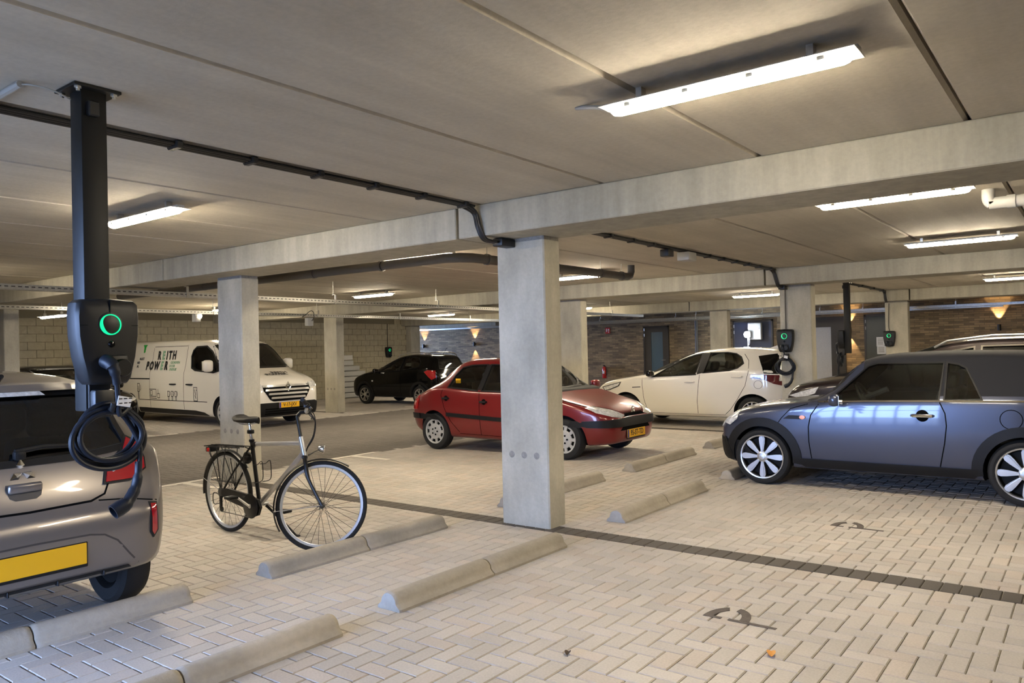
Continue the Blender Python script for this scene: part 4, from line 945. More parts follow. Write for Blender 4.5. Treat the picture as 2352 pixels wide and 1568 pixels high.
wheels(c, (.82, 3.4), .30, .20, .19, 'spoke', 9); side_mirror(c, -1.3, 1.0, 'paint_black'); interior(c, -1.4, .98, .36, [(-2.1, (-.36, .36)), (-2.9, (-.36, .36))], .42)
c.part('headlight', 'F', [(.45, .66), (.78, .74), (.80, .80), (.55, .74)], 'lens_clear', .002, .01, both=True)

# --- dark plum crossover half hidden by the convertible
sp = dict(L=4.35, wz=.33, top=[(0, .62), (.02, .76), (.08, .88), (.2, .96), (.6, 1.06), (1.0, 1.12), (1.15, 1.16), (1.6, 1.37), (2.0, 1.50), (2.5, 1.565), (3.1, 1.575), (3.7, 1.52), (4.0, 1.42), (4.15, 1.15), (4.3, .9), (4.35, .65)],
 bot=[(0, .5), (.03, .34), (.2, .24), (4.0, .26), (4.3, .4), (4.35, .52)], hw=[(0, .45), (.02, .62), (.08, .74), (.2, .82), (.5, .88), (1, .91), (3.6, .91), (4.1, .83), (4.35, .6)],
 rw=[(0, .4), (1.1, .66), (2, .60), (3.6, .58), (4.35, .5)], belt=[(0, .7), (.2, .90), (.6, .98), (1.2, 1.04), (3.6, 1.12), (4.35, .9)])
c = Car('crossover', 'dark plum crossover with chrome window line standing behind the convertible', 'car', sp, 'paint_plum', (-3.66, 11.97, 0), PI)
w1 = S([(1.42, 1.07), (1.8, 1.26), (2.05, 1.37), (2.4, 1.44), (2.4, 1.10)]); w2 = S([(2.5, 1.11), (2.5, 1.45), (3.1, 1.46), (3.5, 1.38), (3.6, 1.2), (3.5, 1.15)]); ws = [(-.68, 1.2), (.68, 1.2), (.58, 1.47), (-.58, 1.47)]
c.finish_body([w1, w2], ws, None, (.85, 3.5), .39, (1.25, 3.8, .5)); c.window('L', w1, 'tinted_glass', trim=.02, trim_m='chrome'); c.window('L', w2, 'tinted_glass', trim=.02, trim_m='chrome'); c.window('F', ws, trim=.03)
wheels(c, (.85, 3.5), .33, .22, .2, 'spoke', 9)
c.part('headlight', 'L', S([(.10, .80), (.40, .89), (.55, .93), (.50, .84), (.30, .77)]), 'lens_clear', .002, .012, .04, both=True); c.part('headlight', 'F', [(.40, .77), (.72, .80), (.74, .87), (.45, .84)], 'lens_clear', .002, .01, both=True)
c.part('grille', 'F', [(-.38, .62), (.38, .62), (.38, .86), (-.38, .86)], 'gap', .001, .01); side_mirror(c, -1.5, 1.14, 'paint_plum')
for k in (-1, 1):
    r_ = MB(); r_.tube([(-a, k*.60, c.top(a)+b-.02) for a, b in ((1.95, -.02), (2.1, .035), (2.6, .045), (3.3, .045), (3.7, .03), (3.85, -.02))], .014, 8); c.put(r_, 'roof_rail', 'alloy')
# ------------------------------------------------------------------ wheel stops
def stop_mesh(l):
    prof = [(-.10, 0), (-.10, .016), (-.078, .034)]+[( -.066*math.cos(R(a)), .046+.062*math.sin(R(a))) for a in range(0, 181, 15)]+[(.078, .034), (.10, .016), (.10, 0)]
    mb = MB(); n = len(prof); rows = []
    for y, k in ((0, .93), (.012, .985), (.03, 1.), (l-.03, 1.), (l-.012, .985), (l, .93)): rows.append([(p[0]*k, y, p[1]*k) for p in prof])
    mb.add([p for r in rows for p in r], [(i*n+j, i*n+j+1, (i+1)*n+j+1, (i+1)*n+j) for i in range(5) for j in range(n-1)]+[tuple(range(n)), tuple(5*n+j for j in range(n-1, -1, -1))]+[(0, n, 2*n, 3*n, 4*n, 5*n, 6*n-1, 5*n-1, 4*n-1, 3*n-1, 2*n-1, n-1)])
    me = mb.mesh('stop_half', 'stop_concrete'); me.shade_smooth(); me.set_sharp_from_angle(angle=R(40)); return me
half = stop_mesh(.895)
for x, y, lb in ((-4.67, .82, 'concrete wheel stop behind the grey-brown hatchback'), (-4.67, 3.20, 'concrete wheel stop touched by the bicycle front wheel'), (-4.67, 5.94, 'concrete wheel stop half hidden by the middle column'),
                 (-4.67, 8.45, 'concrete wheel stop in front of the red hatchback'), (-4.67, 10.90, 'farther concrete wheel stop past the red hatchback'), (-3.43, .98, 'concrete wheel stop across the gap from the grey-brown hatchback'),
                 (-3.43, 3.21, 'pale concrete wheel stop at the head of the empty marked bay'), (-3.43, 5.95, 'concrete wheel stop between the column and the convertible'), (-3.43, 8.50, 'concrete wheel stop under the convertible nose')):
    t = thing('wheel_stop', lb, 'wheel stop', (x, y, 0), R(random.uniform(-.4, .4)), 'concrete wheel stops along the bays')
    link('stop_half', half, t, (0, 0, 0)); link('stop_half', half, t, (0, .903, 0))

# ------------------------------------------------------------------ ceiling lamps
def emission(name, c, s):
    m = bpy.data.materials.new(name); m.use_nodes = True; b = m.node_tree.nodes['Principled BSDF']; b.inputs['Base Color'].default_value = (.9, .9, .88, 1); b.inputs['Emission Color'].default_value = (*c, 1); b.inputs['Emission Strength'].default_value = s; MATS[name] = m
emission('diffuser', LAMP_COL, LAMP_POWER)
def lamp_tree(label):
    t = thing('ceiling_lamp', label, 'lamp', group='long tube lamps under the ceiling'); l = .56; mb = MB()
    prof = [(-.046, .026)]+[(-.047*math.cos(R(a)), .024-.036*math.sin(R(a))) for a in range(0, 181, 30)]+[(.046, .026)]
    n = len(prof); rows = []
    for x, k in ((-l, .55), (-l+.012, .85), (-l+.035, 1), (l-.035, 1), (l-.012, .85), (l, .55)): rows.append([(x, p[0]*k, .026+(p[1]-.026)*k) for p in prof])
    mb.add([p for r in rows for p in r], [(i*n+j, i*n+(j+1) % n, (i+1)*n+(j+1) % n, (i+1)*n+j) for i in range(5) for j in range(n)]+[tuple(range(n)), tuple(5*n+j for j in range(n-1, -1, -1))]); mb.build('diffuser', 'diffuser', t)
    h = MB(); h.prism([(-.088, .026), (.088, .026), (.088, .030), (.030, .033), (.028, .05), (-.028, .05), (-.030, .033), (-.088, .030)], -l-.03, l+.03, Matrix(((0, 0, 1, 0), (1, 0, 0, 0), (0, 1, 0, 0), (0, 0, 0, 1)))); h.build('housing', 'lamp_housing', t, smooth=0)  # wide flange added to keep the diffuser's light off the nearby ceiling
    for x in (-.4, .4): b = MB(); b.box((x, 0, .073), (.03, .05, .05)); b.build('mounting_bracket', 'galvanised', t, smooth=0)
    for x in (-.45, -.15, .15, .45): b = MB(); b.box((x, -.050, .020), (.03, .008, .016)); b.build('clip', 'lamp_housing', t, smooth=0)
    return t
LAMPS = [(-1.33, 3.34, 'nearest long tube lamp above the empty bay'), (-1.32, 6.92, 'long tube lamp just past the first beam above the second marked bay'), (-1.29, 10.55, 'long tube lamp between the beams above the plum crossover'),
         (-6.32, 3.24, 'tube lamp behind the hanging charging post above the grey hatchback'), (-6.75, 6.95, 'tube lamp half hidden above the drain pipe bend'), (-6.75, 10.77, 'tube lamp beside the end of the grey drain pipe'),
         (-11.8, 10.8, 'tube lamp above the driveway near the van'), (-16.95, 18.45, 'small distant tube lamp near the far brick wall'), (-6.57, 18.4, 'distant tube lamp above the charger on the column'), (-1.2, 17.9, 'distant tube lamp above the dark brick wall'),
         (-12.4, 19.4, 'distant tube lamp peeking round the row column'), (-12.0, 3.3, 'tube lamp over the driveway'), (-12.2, 7.05, 'tube lamp over the driveway opposite the bicycle'), (-17.4, 11.0, 'tube lamp above the black small car'), (-6.8, 14.6, 'tube lamp above the white hatchback'), (-1.3, 14.6, 'tube lamp behind the second beam'), (-12.2, 14.6, 'tube lamp above the far driveway')]
proto = None
for i, (x, y, lb) in enumerate(LAMPS):
    t = lamp_tree(lb) if proto is None else copy_tree(proto); proto = proto or t
    t['label'] = lb; t.location = (x, y, ZC-.099); t.rotation_euler = (0, 0, R(random.uniform(-.5, .5)))
t = copy_tree(proto); t['label'] = 'tube lamp hung low on rods over the black hatchback'; t.location = (-17.0, 6.8, 2.42)
for x in (-.4, .4): b = MB(); b.tube([(x, 0, .06), (x, 0, ZC-2.42)], .006, 6); b.build('hanging_rod', 'galvanised', t)

# broken-out patch by the near lamp and its feed
mb = MB(); mb.tube(catmull([(-1.93, 3.36, ZC-.055), (-1.99, 3.38, ZC-.03), (-2.07, 3.38, ZC-.013), (-2.13, 3.39, ZC-.002)], 6), .012, 8); tag(mb.build('lamp_cable', 'pale_plastic'), 'short pale feed cable at the end of the nearest tube lamp', 'cable')

# ------------------------------------------------------------------ charging points
def charger(label, loc, rz, coil=True, group='wall chargers with green status rings', big=False, plug=True):
    t = thing('wall_charger', label, 'charger', loc, rz, group)     # local: faces -y, back at y=0
    out = [(-.082, -.19), (-.098, -.17), (-.122, -.07), (-.136, .03), (-.139, .12), (-.134, .175), (-.117, .19), (0, .197), (.117, .19), (.134, .175), (.139, .12), (.136, .03), (.122, -.07), (.098, -.17), (.082, -.19), (.0, -.193)]
    mb = MB(); n = len(out); rows = []
    for y, k in ((0, .97), (-.02, 1.), (-.085, 1.), (-.103, .975), (-.112, .93), (-.118, .75), (-.121, .4)): rows.append([(p[0]*k, y, p[1]*k) for p in out])
    mb.add([p for r in rows for p in r], [(i*n+j, i*n+(j+1) % n, (i+1)*n+(j+1) % n, (i+1)*n+j) for i in range(len(rows)-1) for j in range(n)]+[tuple(range(n)), tuple((len(rows)-1)*n+j for j in range(n-1, -1, -1))])
    b = mb.build('shell', 'charger_shell', t, 40)
    g = MB(); g.box((0, -.1165, .145), (.0018, .012, .09)); g.box((0, -.1135, .075), (.255, .010, .0018)); g.build('panel_seam', 'gap', b, 0)
    zr = .078; r = MB(); rin = .0; N = 40; vs = []; fs = []
    for i in range(N):
        a = 2*math.pi*i/N; w_ = .0045+.011*max(0, math.cos(a-R(200)))**2; ro = .047; ri = ro-w_
        vs += [(ro*math.cos(a), -.119, zr+ro*math.sin(a)), (ro*math.cos(a), -.1255, zr+ro*math.sin(a)), (ri*math.cos(a), -.1255, zr+ri*math.sin(a)), (ri*math.cos(a), -.119, zr+ri*math.sin(a))]
    for i in range(N):
        q = (i+1) % N; fs += [(i*4+j, i*4+(j+1) % 4, q*4+(j+1) % 4, q*4+j) for j in range(4)]
    r.add(vs, fs); o = r.build('status_ring', 'green_ring', t); o['label'] = 'glowing green status ring'
    d = MB(); d.lathe([(.056, 0), (.056, .008), (.052, .0105), (0, .0105)], 36, axisY(0, -.112, zr)); d.build('ring_housing', 'black_plastic', t)
    d = MB(); d.lathe([(.0155, 0), (.0155, .006), (.010, .012), (0, .014)], 20, axisY(.004, -.117, zr-.088)); d.build('sensor_dome', 'paint_black', t)
    l = MB(); l.box((-.085, -.1135, -.022), (.018, .004, .004)); l.build('status_light', 'white_led', t, 0)
    if plug:
        s = MB(); s.rbox((.022, -.125, -.085), (.10, .03, .05), .012, 2); s.lathe([(.040, 0), (.040, .045), (.036, .052), (0, .052)], 28, axisY(.036, -.115, -.118)); s.build('socket_cover', 'charger_shell', t)
        p = MB(); p.tube(catmull([(-.030, -.13, -.085), (-.022, -.165, -.10), (-.010, -.175, -.13), (.004, -.165, -.19)], 5), [.032]*4+[.030]*4+[.024]*4+[.018]*4, 14); p.build('plug', 'cable_rubber', t)
    if coil:
        zc = -.405; hk = MB(); hk.rbox((.0, -.03, zc+.13), (.09, .06, .12), .012, 2); hk.tube([(0, -.05, zc+.10), (0, -.13, zc+.10), (0, -.145, zc+.13)], .014, 10); hk.build('cable_hook', 'black_plastic', t)
        cb = MB(); pts = [(.004, -.165, -.19), (.015, -.15, -.26), (.028, -.135, -.33), (.075, -.12, zc+.10)]
        for k in range(5):
            for i in range(12):
                a = R(40-30*i); rx = .128+.012*math.sin(k*2.1)+.007*k; rz_ = .118+.010*math.cos(k*1.7)
                pts.append((rx*math.cos(a)+.004*math.sin(k*3), -.075-.022*(k % 3)-.012*math.sin(a+k), zc-.01*k+rz_*math.sin(a)))
        pts += [(.13, -.10, zc-.06), (.125, -.11, zc-.17)]
        cb.tube(catmull(pts, 4), .0115, 10); cb.build('charging_cable', 'cable_rubber', t)
        c2 = MB(); c2.tube(catmull([(.122, -.11, zc-.15), (.115, -.115, zc-.22), (.095, -.12, zc-.28), (.055, -.13, zc-.33), (.03, -.135, zc-.345)], 5), [.016]*5+[.022]*5+[.026]*5+[.030]*6, 14); c2.lathe([(.034, 0), (.036, .03), (.034, .06), (.028, .06), (.028, .02), (0, .02)], 22, Matrix.Translation((.048, -.13, zc-.335)) @ Matrix.Rotation(R(-115), 4, 'Y')); c2.build('connector', 'cable_rubber', t)
        tg = MB(); tg.rbox((.035, -.165, zc+.135), (.062, .003, .045), .002, 1, Matrix.Rotation(R(12), 3, 'Y')); o = tg.build('cable_tag', 'sticker_white', t, 0); o['label'] = 'small white printed cable tag'
        for i in range(3):
            for j in range(2): q = MB(); q.box((.018+.022*i, -.1675, zc+.148-.02*j), (.014, .001, .005)); q.build('tag_print', 'ink_black', o, 0)
    return t
def charging_post(label, x, y, rz):
    t = thing('charging_post', label, 'post', (x, y, 0), rz, 'steel posts hanging from the ceiling')
    mb = MB(); mb.rbox((0, 0, (ZC+1.31)/2), (.115, .115, ZC-1.31), .006, 2); mb.build('tube', 'post_steel', t)
    p = MB(); p.rbox((0, 0, ZC-.008), (.21, .21, .014), .002, 1); p.build('head_plate', 'post_steel', t)
    b = MB(); b.rbox((0, -.064, 1.42), (.10, .012, .28), .003, 1); b.build('mounting_plate', 'black_plastic', t)
    for dx in (-.08, .08):
        for dy in (-.08, .08): b = MB(); b.lathe([(.016, 0), (.016, -.008), (.009, -.008), (.009, -.02), (0, -.02)], 6, Matrix.Translation((dx, dy, ZC-.015))); b.build('bolt', 'galvanised', t)
    j = MB(); j.rbox((-.01, -.068, ZC-.10), (.05, .035, .07), .006, 1); j.build('cable_gland', 'black_plastic', t)
    return t
charging_post('dark steel post hanging from the ceiling above the grey-brown hatchback', -3.72, 1.655, R(90))
charger('large dark charger with green ring and coiled cable on the hanging post by the hatchback', (-3.662, 1.655, 1.625), R(90))
charging_post('slender dark post hanging far back beside the lit brick wall', -4.15, 17.0, R(-90))
charger('dark charger seen edge-on on the far hanging post', (-4.208, 17.0, 1.60), R(-90))
charger('charger with green ring and coiled cable on the column behind the white hatchback', (-4.19, 13.148, 1.59), 0)
charger('charger with green ring on the farthest column near the green door', (-4.11, 20.872, 1.60), 0, False)
charger('small charger with green ring on the block wall above the black small car', (-20.98, 19.86, 1.55), R(90), False)
def cond(pts, label, r=.012, m='black_plastic', name='conduit', n=8):
    mb = MB(); mb.tube(catmull(pts, 6) if len(pts) > 2 else pts, r, n); return tag(mb.build(name, m), label, 'conduit')
cond([(-20.97, 19.86, 1.74), (-20.97, 19.86, 2.6)], 'thin dark conduit rising from the wall charger on the blocks')
cond([(-4.19, 13.135, 1.79), (-4.19, 13.135, 2.48)], 'pale grey conduit up the column above the coiled-cable charger', .011, 'pvc_grey')
cond([(-4.11, 20.86, 1.80), (-4.13, 20.86, 1.95), (-4.11, 20.86, 2.48)], 'thin conduit up the farthest column', .010, 'pvc_grey')

cond([(-4.16, 1.40, ZC-.017), (-3.80, 1.40, ZC-.014)], 'pale conduit along the ceiling beside the hanging post', .016, 'pale_plastic')
cond([(-3.82, 1.40, ZC-.012), (-3.76, 1.43, ZC-.02), (-3.72, 1.50, ZC-.035), (-3.715, 1.575, ZC-.06)], 'thin pale wire looping from conduit to the hanging post', .004, 'pale_plastic', 'wire')
# surface cables on the ceiling with clips, dropping down the beams
def cable_run(label, x, y0, y1, clips, drop):
    t = thing('cable_run', label, 'cable', (x, y0, ZC))
    for dx, r in ((-.026, .016), (.006, .014), (.034, .011)):
        mb = MB(); L_ = y1-y0
        pts = [(dx, 0, -.020), (dx, L_*.5, -.021), (dx, L_-.12, -.020), (dx+.01, L_, -.034)]+[(dx*.6+p[0]-x, p[1]-y0, p[2]-ZC) for p in drop]
        mb.tube(catmull(pts, 5), r, 8); mb.build('cable', 'black_plastic', t)
    for y in clips: b = MB(); b.rbox((.004, y-y0, -.0235), (.115, .045, .044), .008, 1); b.build('clip', 'black_plastic', t)
    return t
cable_run('black cables clipped along the ceiling from the post to the middle column', -4.23, .2, 4.93, (.9, 1.4, 1.88, 2.36, 2.86, 3.38, 3.89, 4.40, 4.90), [(-4.21, 5.035, ZC-.08), (-4.18, 5.045, ZC-.2), (-4.155, 5.09, ZB-.03), (-4.13, 5.2, ZB-.045)])
cable_run('black cables clipped along the ceiling of the second bay', -4.27, 5.75, 12.72, (6.3, 6.85, 7.39, 7.92, 8.42, 10.1, 10.6, 11.1, 11.6, 12.1, 12.6), [(-4.25, 12.785, ZC-.08), (-4.22, 12.795, ZC-.2), (-4.2, 12.84, ZB-.03), (-4.19, 12.95, ZB-.045)])
cable_run('dark cables on the ceiling between the far post and farthest column', -4.15, 17.15, 20.5, (18.2, 19.3, 20.3), [(-4.14, 20.565, ZC-.08), (-4.13, 20.575, ZC-.2), (-4.12, 20.62, ZB-.03)])
def jbox(label, c, d, m): 
    t = thing('junction_box', label, 'junction box', c); mb = MB(); mb.rbox((0, 0, 0), d, .012, 2); mb.build('case', m, t); g = MB(); g.tube([(0, d[1]/2-.005, 0), (0, d[1]/2+.05, 0)], .014, 8); g.build('gland', m, t); return t
jbox('black junction box under the beam at the middle column', (-4.13, 5.33, ZB-.045), (.11, .20, .07), 'black_plastic')
jbox('black junction box on the ceiling cables of the second bay', (-4.29, 8.88, ZC-.084), (.12, .16, .09), 'black_plastic')
jbox('pale grey junction box on the ceiling cables of the second bay', (-4.24, 9.36, ZC-.094), (.17, .24, .11), 'pale_plastic')
jbox('black junction box under the second beam by the charger column', (-4.19, 13.03, ZB-.045), (.11, .16, .07), 'black_plastic')

# ------------------------------------------------------------------ drain pipe
t = thing('drain_pipe', 'grey plastic drain pipe hung under the ceiling with a bend and raised end', 'pipe', (-5.74, 6.6, 2.62))
pp = [(-7.5, -.25, -.02), (-4, -.13, -.01), (-.35, 0, 0), (-.12, .04, 0), (0, .22, 0), (.0, .6, 0), (.05, 3.3, 0)]
mb = MB(); mb.tube([(-7.5, -.25, -.02), (-4, -.14, -.01), (-.40, -.01, 0), (-.22, .0, 0), (-.08, .07, 0), (0, .20, 0), (.01, .40, 0), (.06, 3.78, 0), (.06, 3.86, .02), (.06, 3.90, .08), (.06, 3.90, .18)], .056, 16); mb.build('pipe', 'pvc_grey', t)
for x, y in ((-6.2, -.21), (-5.0, -.17), (-3.8, -.13), (-2.5, -.09), (-1.25, -.05)):
    b = MB(); b.lathe([(.060, -.02), (.066, -.02), (.066, .02), (.060, .02)], 18, axisX(x, y, -.005), close=True); b.build('pipe_clamp', 'pvc_grey', t); b = MB(); b.tube([(x, y, .06), (x, y, .18)], .006, 6); b.build('hanging_rod', 'galvanised', t)
for x, y in ((.015, .45), (.03, 1.9), (.05, 3.0), (.058, 3.6)):
    b = MB(); b.lathe([(.060, -.02), (.066, -.02), (.066, .02), (.060, .02)], 18, axisY(x, y, 0), close=True); b.build('pipe_clamp', 'pvc_grey', t); b = MB(); b.tube([(x, y, .06), (x, y, .18)], .006, 6); b.build('hanging_rod', 'galvanised', t)
t = thing('drain_pipe', 'pale plastic pipe elbow hung below the ceiling at the right-hand beam', 'pipe', (-.70, 7.55, 2.69))
mb = MB(); mb.tube(catmull([(0, 0, .11), (0, 0, .03), (.03, 0, -.01), (.10, 0, -.01), (1.2, .0, -.01)], 5), .05, 14); mb.build('pipe', 'pale_plastic', t); mb = MB(); mb.lathe([(.05, -.03), (.057, -.03), (.057, .03), (.05, .03)], 16, axisX(.16, 0, -.01), close=True); mb.build('collar', 'pale_plastic', t)
b = MB(); b.box((.3, .02, .06), (.03, .02, .10)); b.build('bracket', 'steel_dark', t, 0)
tag(MB().tube([(-10.98, 24.86, 0), (-10.98, 24.86, 2.4)], .05, 14).build('downpipe', 'pvc_grey'), 'grey vertical downpipe on the brick wall beside the dark door', 'pipe')

# ------------------------------------------------------------------ cable trays
def tray(label, p0, p1, hang, slots=True):
    t = thing('cable_tray', label, 'cable tray', p0); d = Vector(p1)-Vector(p0); L_ = d.length; t.rotation_euler = (0, 0, math.atan2(-d.x, d.y))   # local y along the run
    mb = MB(); w = .09; h = .062
    for x in (-w, w): mb.box((x, L_/2, h/2), (.004, L_, h))
    mb.box((0, L_/2, .002), (2*w, L_, .004))
    for x in (-w+.008, w-.008): mb.box((x, L_/2, h), (.018, L_, .003))
    mb.build('channel', 'galvanised', t, 0)
    if slots:
        s = MB()
        for i in range(int(L_/.075)):
            for x in (-w-.0025, w+.0025): s.box((x, .04+.075*i, h*.55), (.001, .042, .014))
        tag(s.build('slots', 'steel_dark', t, 0), 'rows of punched slots', None, None, 'stuff')
    for y in hang:
        b = MB(); b.box((w+.01, y, .07), (.008, .035, .16)); b.box((w-.03, y, .15), (.08, .035, .006)); b.tube([(w-.05, y, .15), (w-.05, y, ZC-p0[2])], .005, 6); b.build('hanger', 'galvanised', t, 0)
    c = MB(); c.tube([(-.03, .1, .02), (-.03, L_-.1, .02)], .014, 6); c.tube([(.03, .1, .02), (.03, L_-.1, .02)], .012, 6); c.build('cable', 'black_plastic', t)
    return t
tray('galvanised slotted cable tray over the driveway', (-10.52, 1.0, 2.42), (-10.75, 20.4, 2.42), (2.2, 3.6, 5.0, 7.75, 10.4, 12.6, 14.9, 17.5))
tray('galvanised slotted cable tray above the far parking row', (-14.5, 1.0, 2.42), (-14.8, 20.4, 2.42), (2.6, 5.2, 7.9, 10.6, 13.3, 16.2, 18.5))
tray('upper bright cable tray along the brick wall', (-20.0, 23.6, 2.42), (6.0, 23.6, 2.42), (2, 6, 9.6, 13.5, 17, 19, 22), False)
tray('lower cable tray close to the brick wall', (-16.5, 24.4, 2.40), (-2.0, 24.4, 2.40), (2, 5, 8, 11), False)
t = jbox('clear-lidded box with a looped cable hanging on the far tray', (-14.66, 11.4, 2.30), (.13, .15, .19), 'pale_plastic')
b = MB(); b.tube(catmull([(.06, .03, .02), (.13, .04, .10), (.14, .02, .22), (.14, -.06, .25), (.14, -.2, .16), (.14, -.3, .10)], 5), .008, 6); b.build('looped_cable', 'black_plastic', t)
t = jbox('small emergency light box with a bright spot on the far tray', (-14.62, 8.55, 2.337), (.12, .13, .16), 'pale_plastic'); b = MB(); b.lathe([(0, 0), (.03, 0), (.024, .02), (0, .028)], 14, axisX(.06, .06, .04)); b.build('lens', 'diffuser', t)

# ------------------------------------------------------------------ wall lamps, work lamp, fittings on the brick wall
def wall_lamp(x, z, label, y=YB):
    t = thing('wall_lamp', label, 'lamp', (x, y, z), 0, 'up-and-down wall lamps')
    mb = MB(); mb.lathe([(.045, -.085), (.045, .085), (.038, .085), (.038, .06), (0, .06)], 20, Matrix.Translation((0, -.09, 0))); mb.lathe([(0, -.06), (.038, -.06), (.038, -.085)], 20, Matrix.Translation((0, -.09, 0))); mb.build('shade', 'black_plastic', t)
    b = MB(); b.rbox((0, -.022, 0), (.06, .045, .10), .006, 1); b.build('bracket', 'black_plastic', t)
    for k in (-1, 1):
        l = bpy.data.lights.new('wall_lamp_beam', 'SPOT'); l.energy = 65; l.color = (1, .66, .32); l.spot_size = R(56); l.spot_blend = .35; l.shadow_soft_size = .015
        o = bpy.data.objects.new('wall_lamp_beam', l); col.objects.link(o); o.parent = t; o.location = (0, -.09, k*.088); o.rotation_euler = (R(180) if k > 0 else 0, 0, 0)
wall_lamp(-21.04, 1.81, 'black up-and-down lamp glowing on the blue-lit brick wall'); wall_lamp(-24.0, 1.78, 'black up-and-down lamp half hidden at the end of the block wall')
wall_lamp(-6.02, 1.92, 'black up-and-down lamp glowing between the two dark doors'); wall_lamp(-2.15, 1.85, 'black up-and-down lamp on the brick above the plum crossover')
t = thing('work_lamp', 'dazzling bluish work lamp in front of the dark blue door', 'lamp', (-9.10, 24.60, 1.86))
emission('work_glow', (.75, .86, 1), 260); b = MB(); b.lathe([(0, .04), (.07, .04), (.10, .015), (.10, 0), (0, 0)], 20, axisY(0, -.02, 0)); b.build('lens', 'work_glow', t)
b = MB(); b.rbox((0, .03, 0), (.20, .08, .20), .02, 2); b.tube([(0, .05, -.1), (0, .05, -1.84)], .02, 8); b.build('stand', 'pale_plastic', t); b = MB(); b.tube(catmull([(.05, 0, -.1), (.08, -.02, -.2), (.06, 0, -.32), (.0, .02, -.36)], 5), .012, 8); b.build('lamp_cord', 'sticker_white', t)
b = MB(); b.tube([(-.15, .05, -1.84), (.15, .05, -1.84)], .015, 6); b.tube([(0, -.12, -1.845), (0, .14, -1.845)], .015, 6); b.build('foot', 'pale_plastic', t)
t = thing('meter_box', 'pale grey meter box on the dark blue door behind the work lamp', 'box', (-8.93, YB-.14, 1.96)); mb = MB(); mb.rbox((0, 0, 0), (.44, .14, .56), .012, 2); mb.build('case', 'pale_plastic', t); b = MB(); b.rbox((.0, -.072, 0), (.40, .012, .52), .004, 1); b.build('lid', 'pale_plastic', t); b = MB(); b.lathe([(0, 0), (.012, 0), (.012, .01), (0, .012)], 10, axisY(.16, -.078, .1)); b.build('lock', 'steel_dark', t)
t = thing('fire_extinguisher', 'red fire extinguisher hanging on the brick wall', 'extinguisher', (-14.68, YB-.12, .40)); mb = MB(); mb.lathe([(0, 0), (.072, 0), (.08, .015), (.08, .36), (.06, .41), (.025, .43), (.02, .45), (0, .45)], 24); mb.build('cylinder', 'extinguisher_red', t)
b = MB(); b.rbox((0, 0, .46), (.03, .10, .03), .006, 1); b.rbox((0, -.05, .49), (.025, .13, .014), .005, 1); b.build('handle', 'black_plastic', t); b = MB(); b.tube(catmull([(.02, -.02, .45), (.09, -.03, .42), (.11, -.03, .25), (.10, -.03, .1)], 5), .012, 8); b.build('hose', 'black_plastic', t); b = MB(); b.rbox((0, .095, .3), (.04, .03, .25), .004, 1); b.build('wall_hook', 'steel_dark', t)
lb = MB(); lb.box((0, -.081, .22), (.08, .003, .10)); lb.build('paper_label', 'sticker_white', t, 0)
t = thing('extinguisher_sign', 'square red extinguisher sign on the brick wall above the extinguisher', 'sign', (-14.56, YB-.008, 2.17)); mb = MB(); mb.rbox((0, 0, 0), (.20, .012, .22), .003, 1); mb.build('sign_board', 'sign_red', t)
b = MB(); b.prism(arc(-.045, -.03, .022, 0, 360, 12)[:-1], 0, .002, Matrix.Translation((0, -.007, 0)) @ Matrix(((1, 0, 0, 0), (0, 0, -1, 0), (0, 1, 0, 0), (0, 0, 0, 1)))); b.box((-.045, -.008, .01), (.044, .002, .08)); b.box((-.045, -.008, .065), (.02, .002, .03)); b.box((.04, -.008, .03), (.05, .002, .07)); b.box((.04, -.008, -.05), (.03, .002, .05)); b.build('pictogram', 'sticker_white', t, 0)
for x, z, w_, h_, lb in ((-5.17, 1.53, .22, .28, 'upper white paper notice on the dark green door'), (-5.15, 1.28, .24, .24, 'lower white paper notice on the dark green door')):
    t = thing('paper_notice', lb, 'notice', (x, YB-.062, z)); b = MB(); b.box((0, 0, 0), (w_, .003, h_)); b.build('sheet', 'sticker_white', t, 0); p = MB()
    for i in range(6): p.box((0, -.002, h_*.32-i*h_*.12), (w_*.7, .001, .012))
    p.build('printed_lines', 'plug_grey', t, 0)
t = thing('stacked_panels', 'pale grey stack of flat panels standing against the block wall by the black small car', 'panels', (-20.72, 17.2, 0))
for i in range(8):
    w_ = .95+.5*(i < 3)+.2*(i < 5) if i < 6 else .68-.06*(i-6); b = MB(); b.rbox((.03*math.sin(i*2.), w_/2, .10+.185*i), (.40-.02*i, w_, .165), .012, 1); b.build('panel', 'lamp_housing' if i > 6 else 'pale_panel' if 'pale_panel' in MATS else 'pale_plastic', t, 0)

# ------------------------------------------------------------------ floor paint and litter
def letterP(y0, lb):
    t = thing('painted_letter', lb, 'marking', (-1.84, y0, .0012), 0, 'grey stencilled letters in the marked bays')
    Rg = .128; Rn = .075; cx = .128; st = .026
    def ringseg(a0, a1, ry=.22, rn=.165): return [(cx+Rg*math.cos(R(a)), st+(ry-st)*math.sin(R(a))) for a in np.linspace(a0, a1, 9)]+[(cx+Rn*math.cos(R(a)), st+(rn-st)*math.sin(R(a))) for a in np.linspace(a1, a0, 9)]
    for poly in ([(.0, 0), (.105, 0), (.105, .03), (.0, .03)], [(.145, 0), (.415, 0), (.415, .03), (.145, .03)], ringseg(178, 112), ringseg(84, 2)):
        b = MB(); b.prism(poly, 0, .0012); b.build('stencil_stroke', 'grey_paint', t, 0)
letterP(4.155, 'grey stencilled letter P on the pavers of the empty near bay'); letterP(6.785, 'grey stencilled letter P on the pavers beside the convertible')
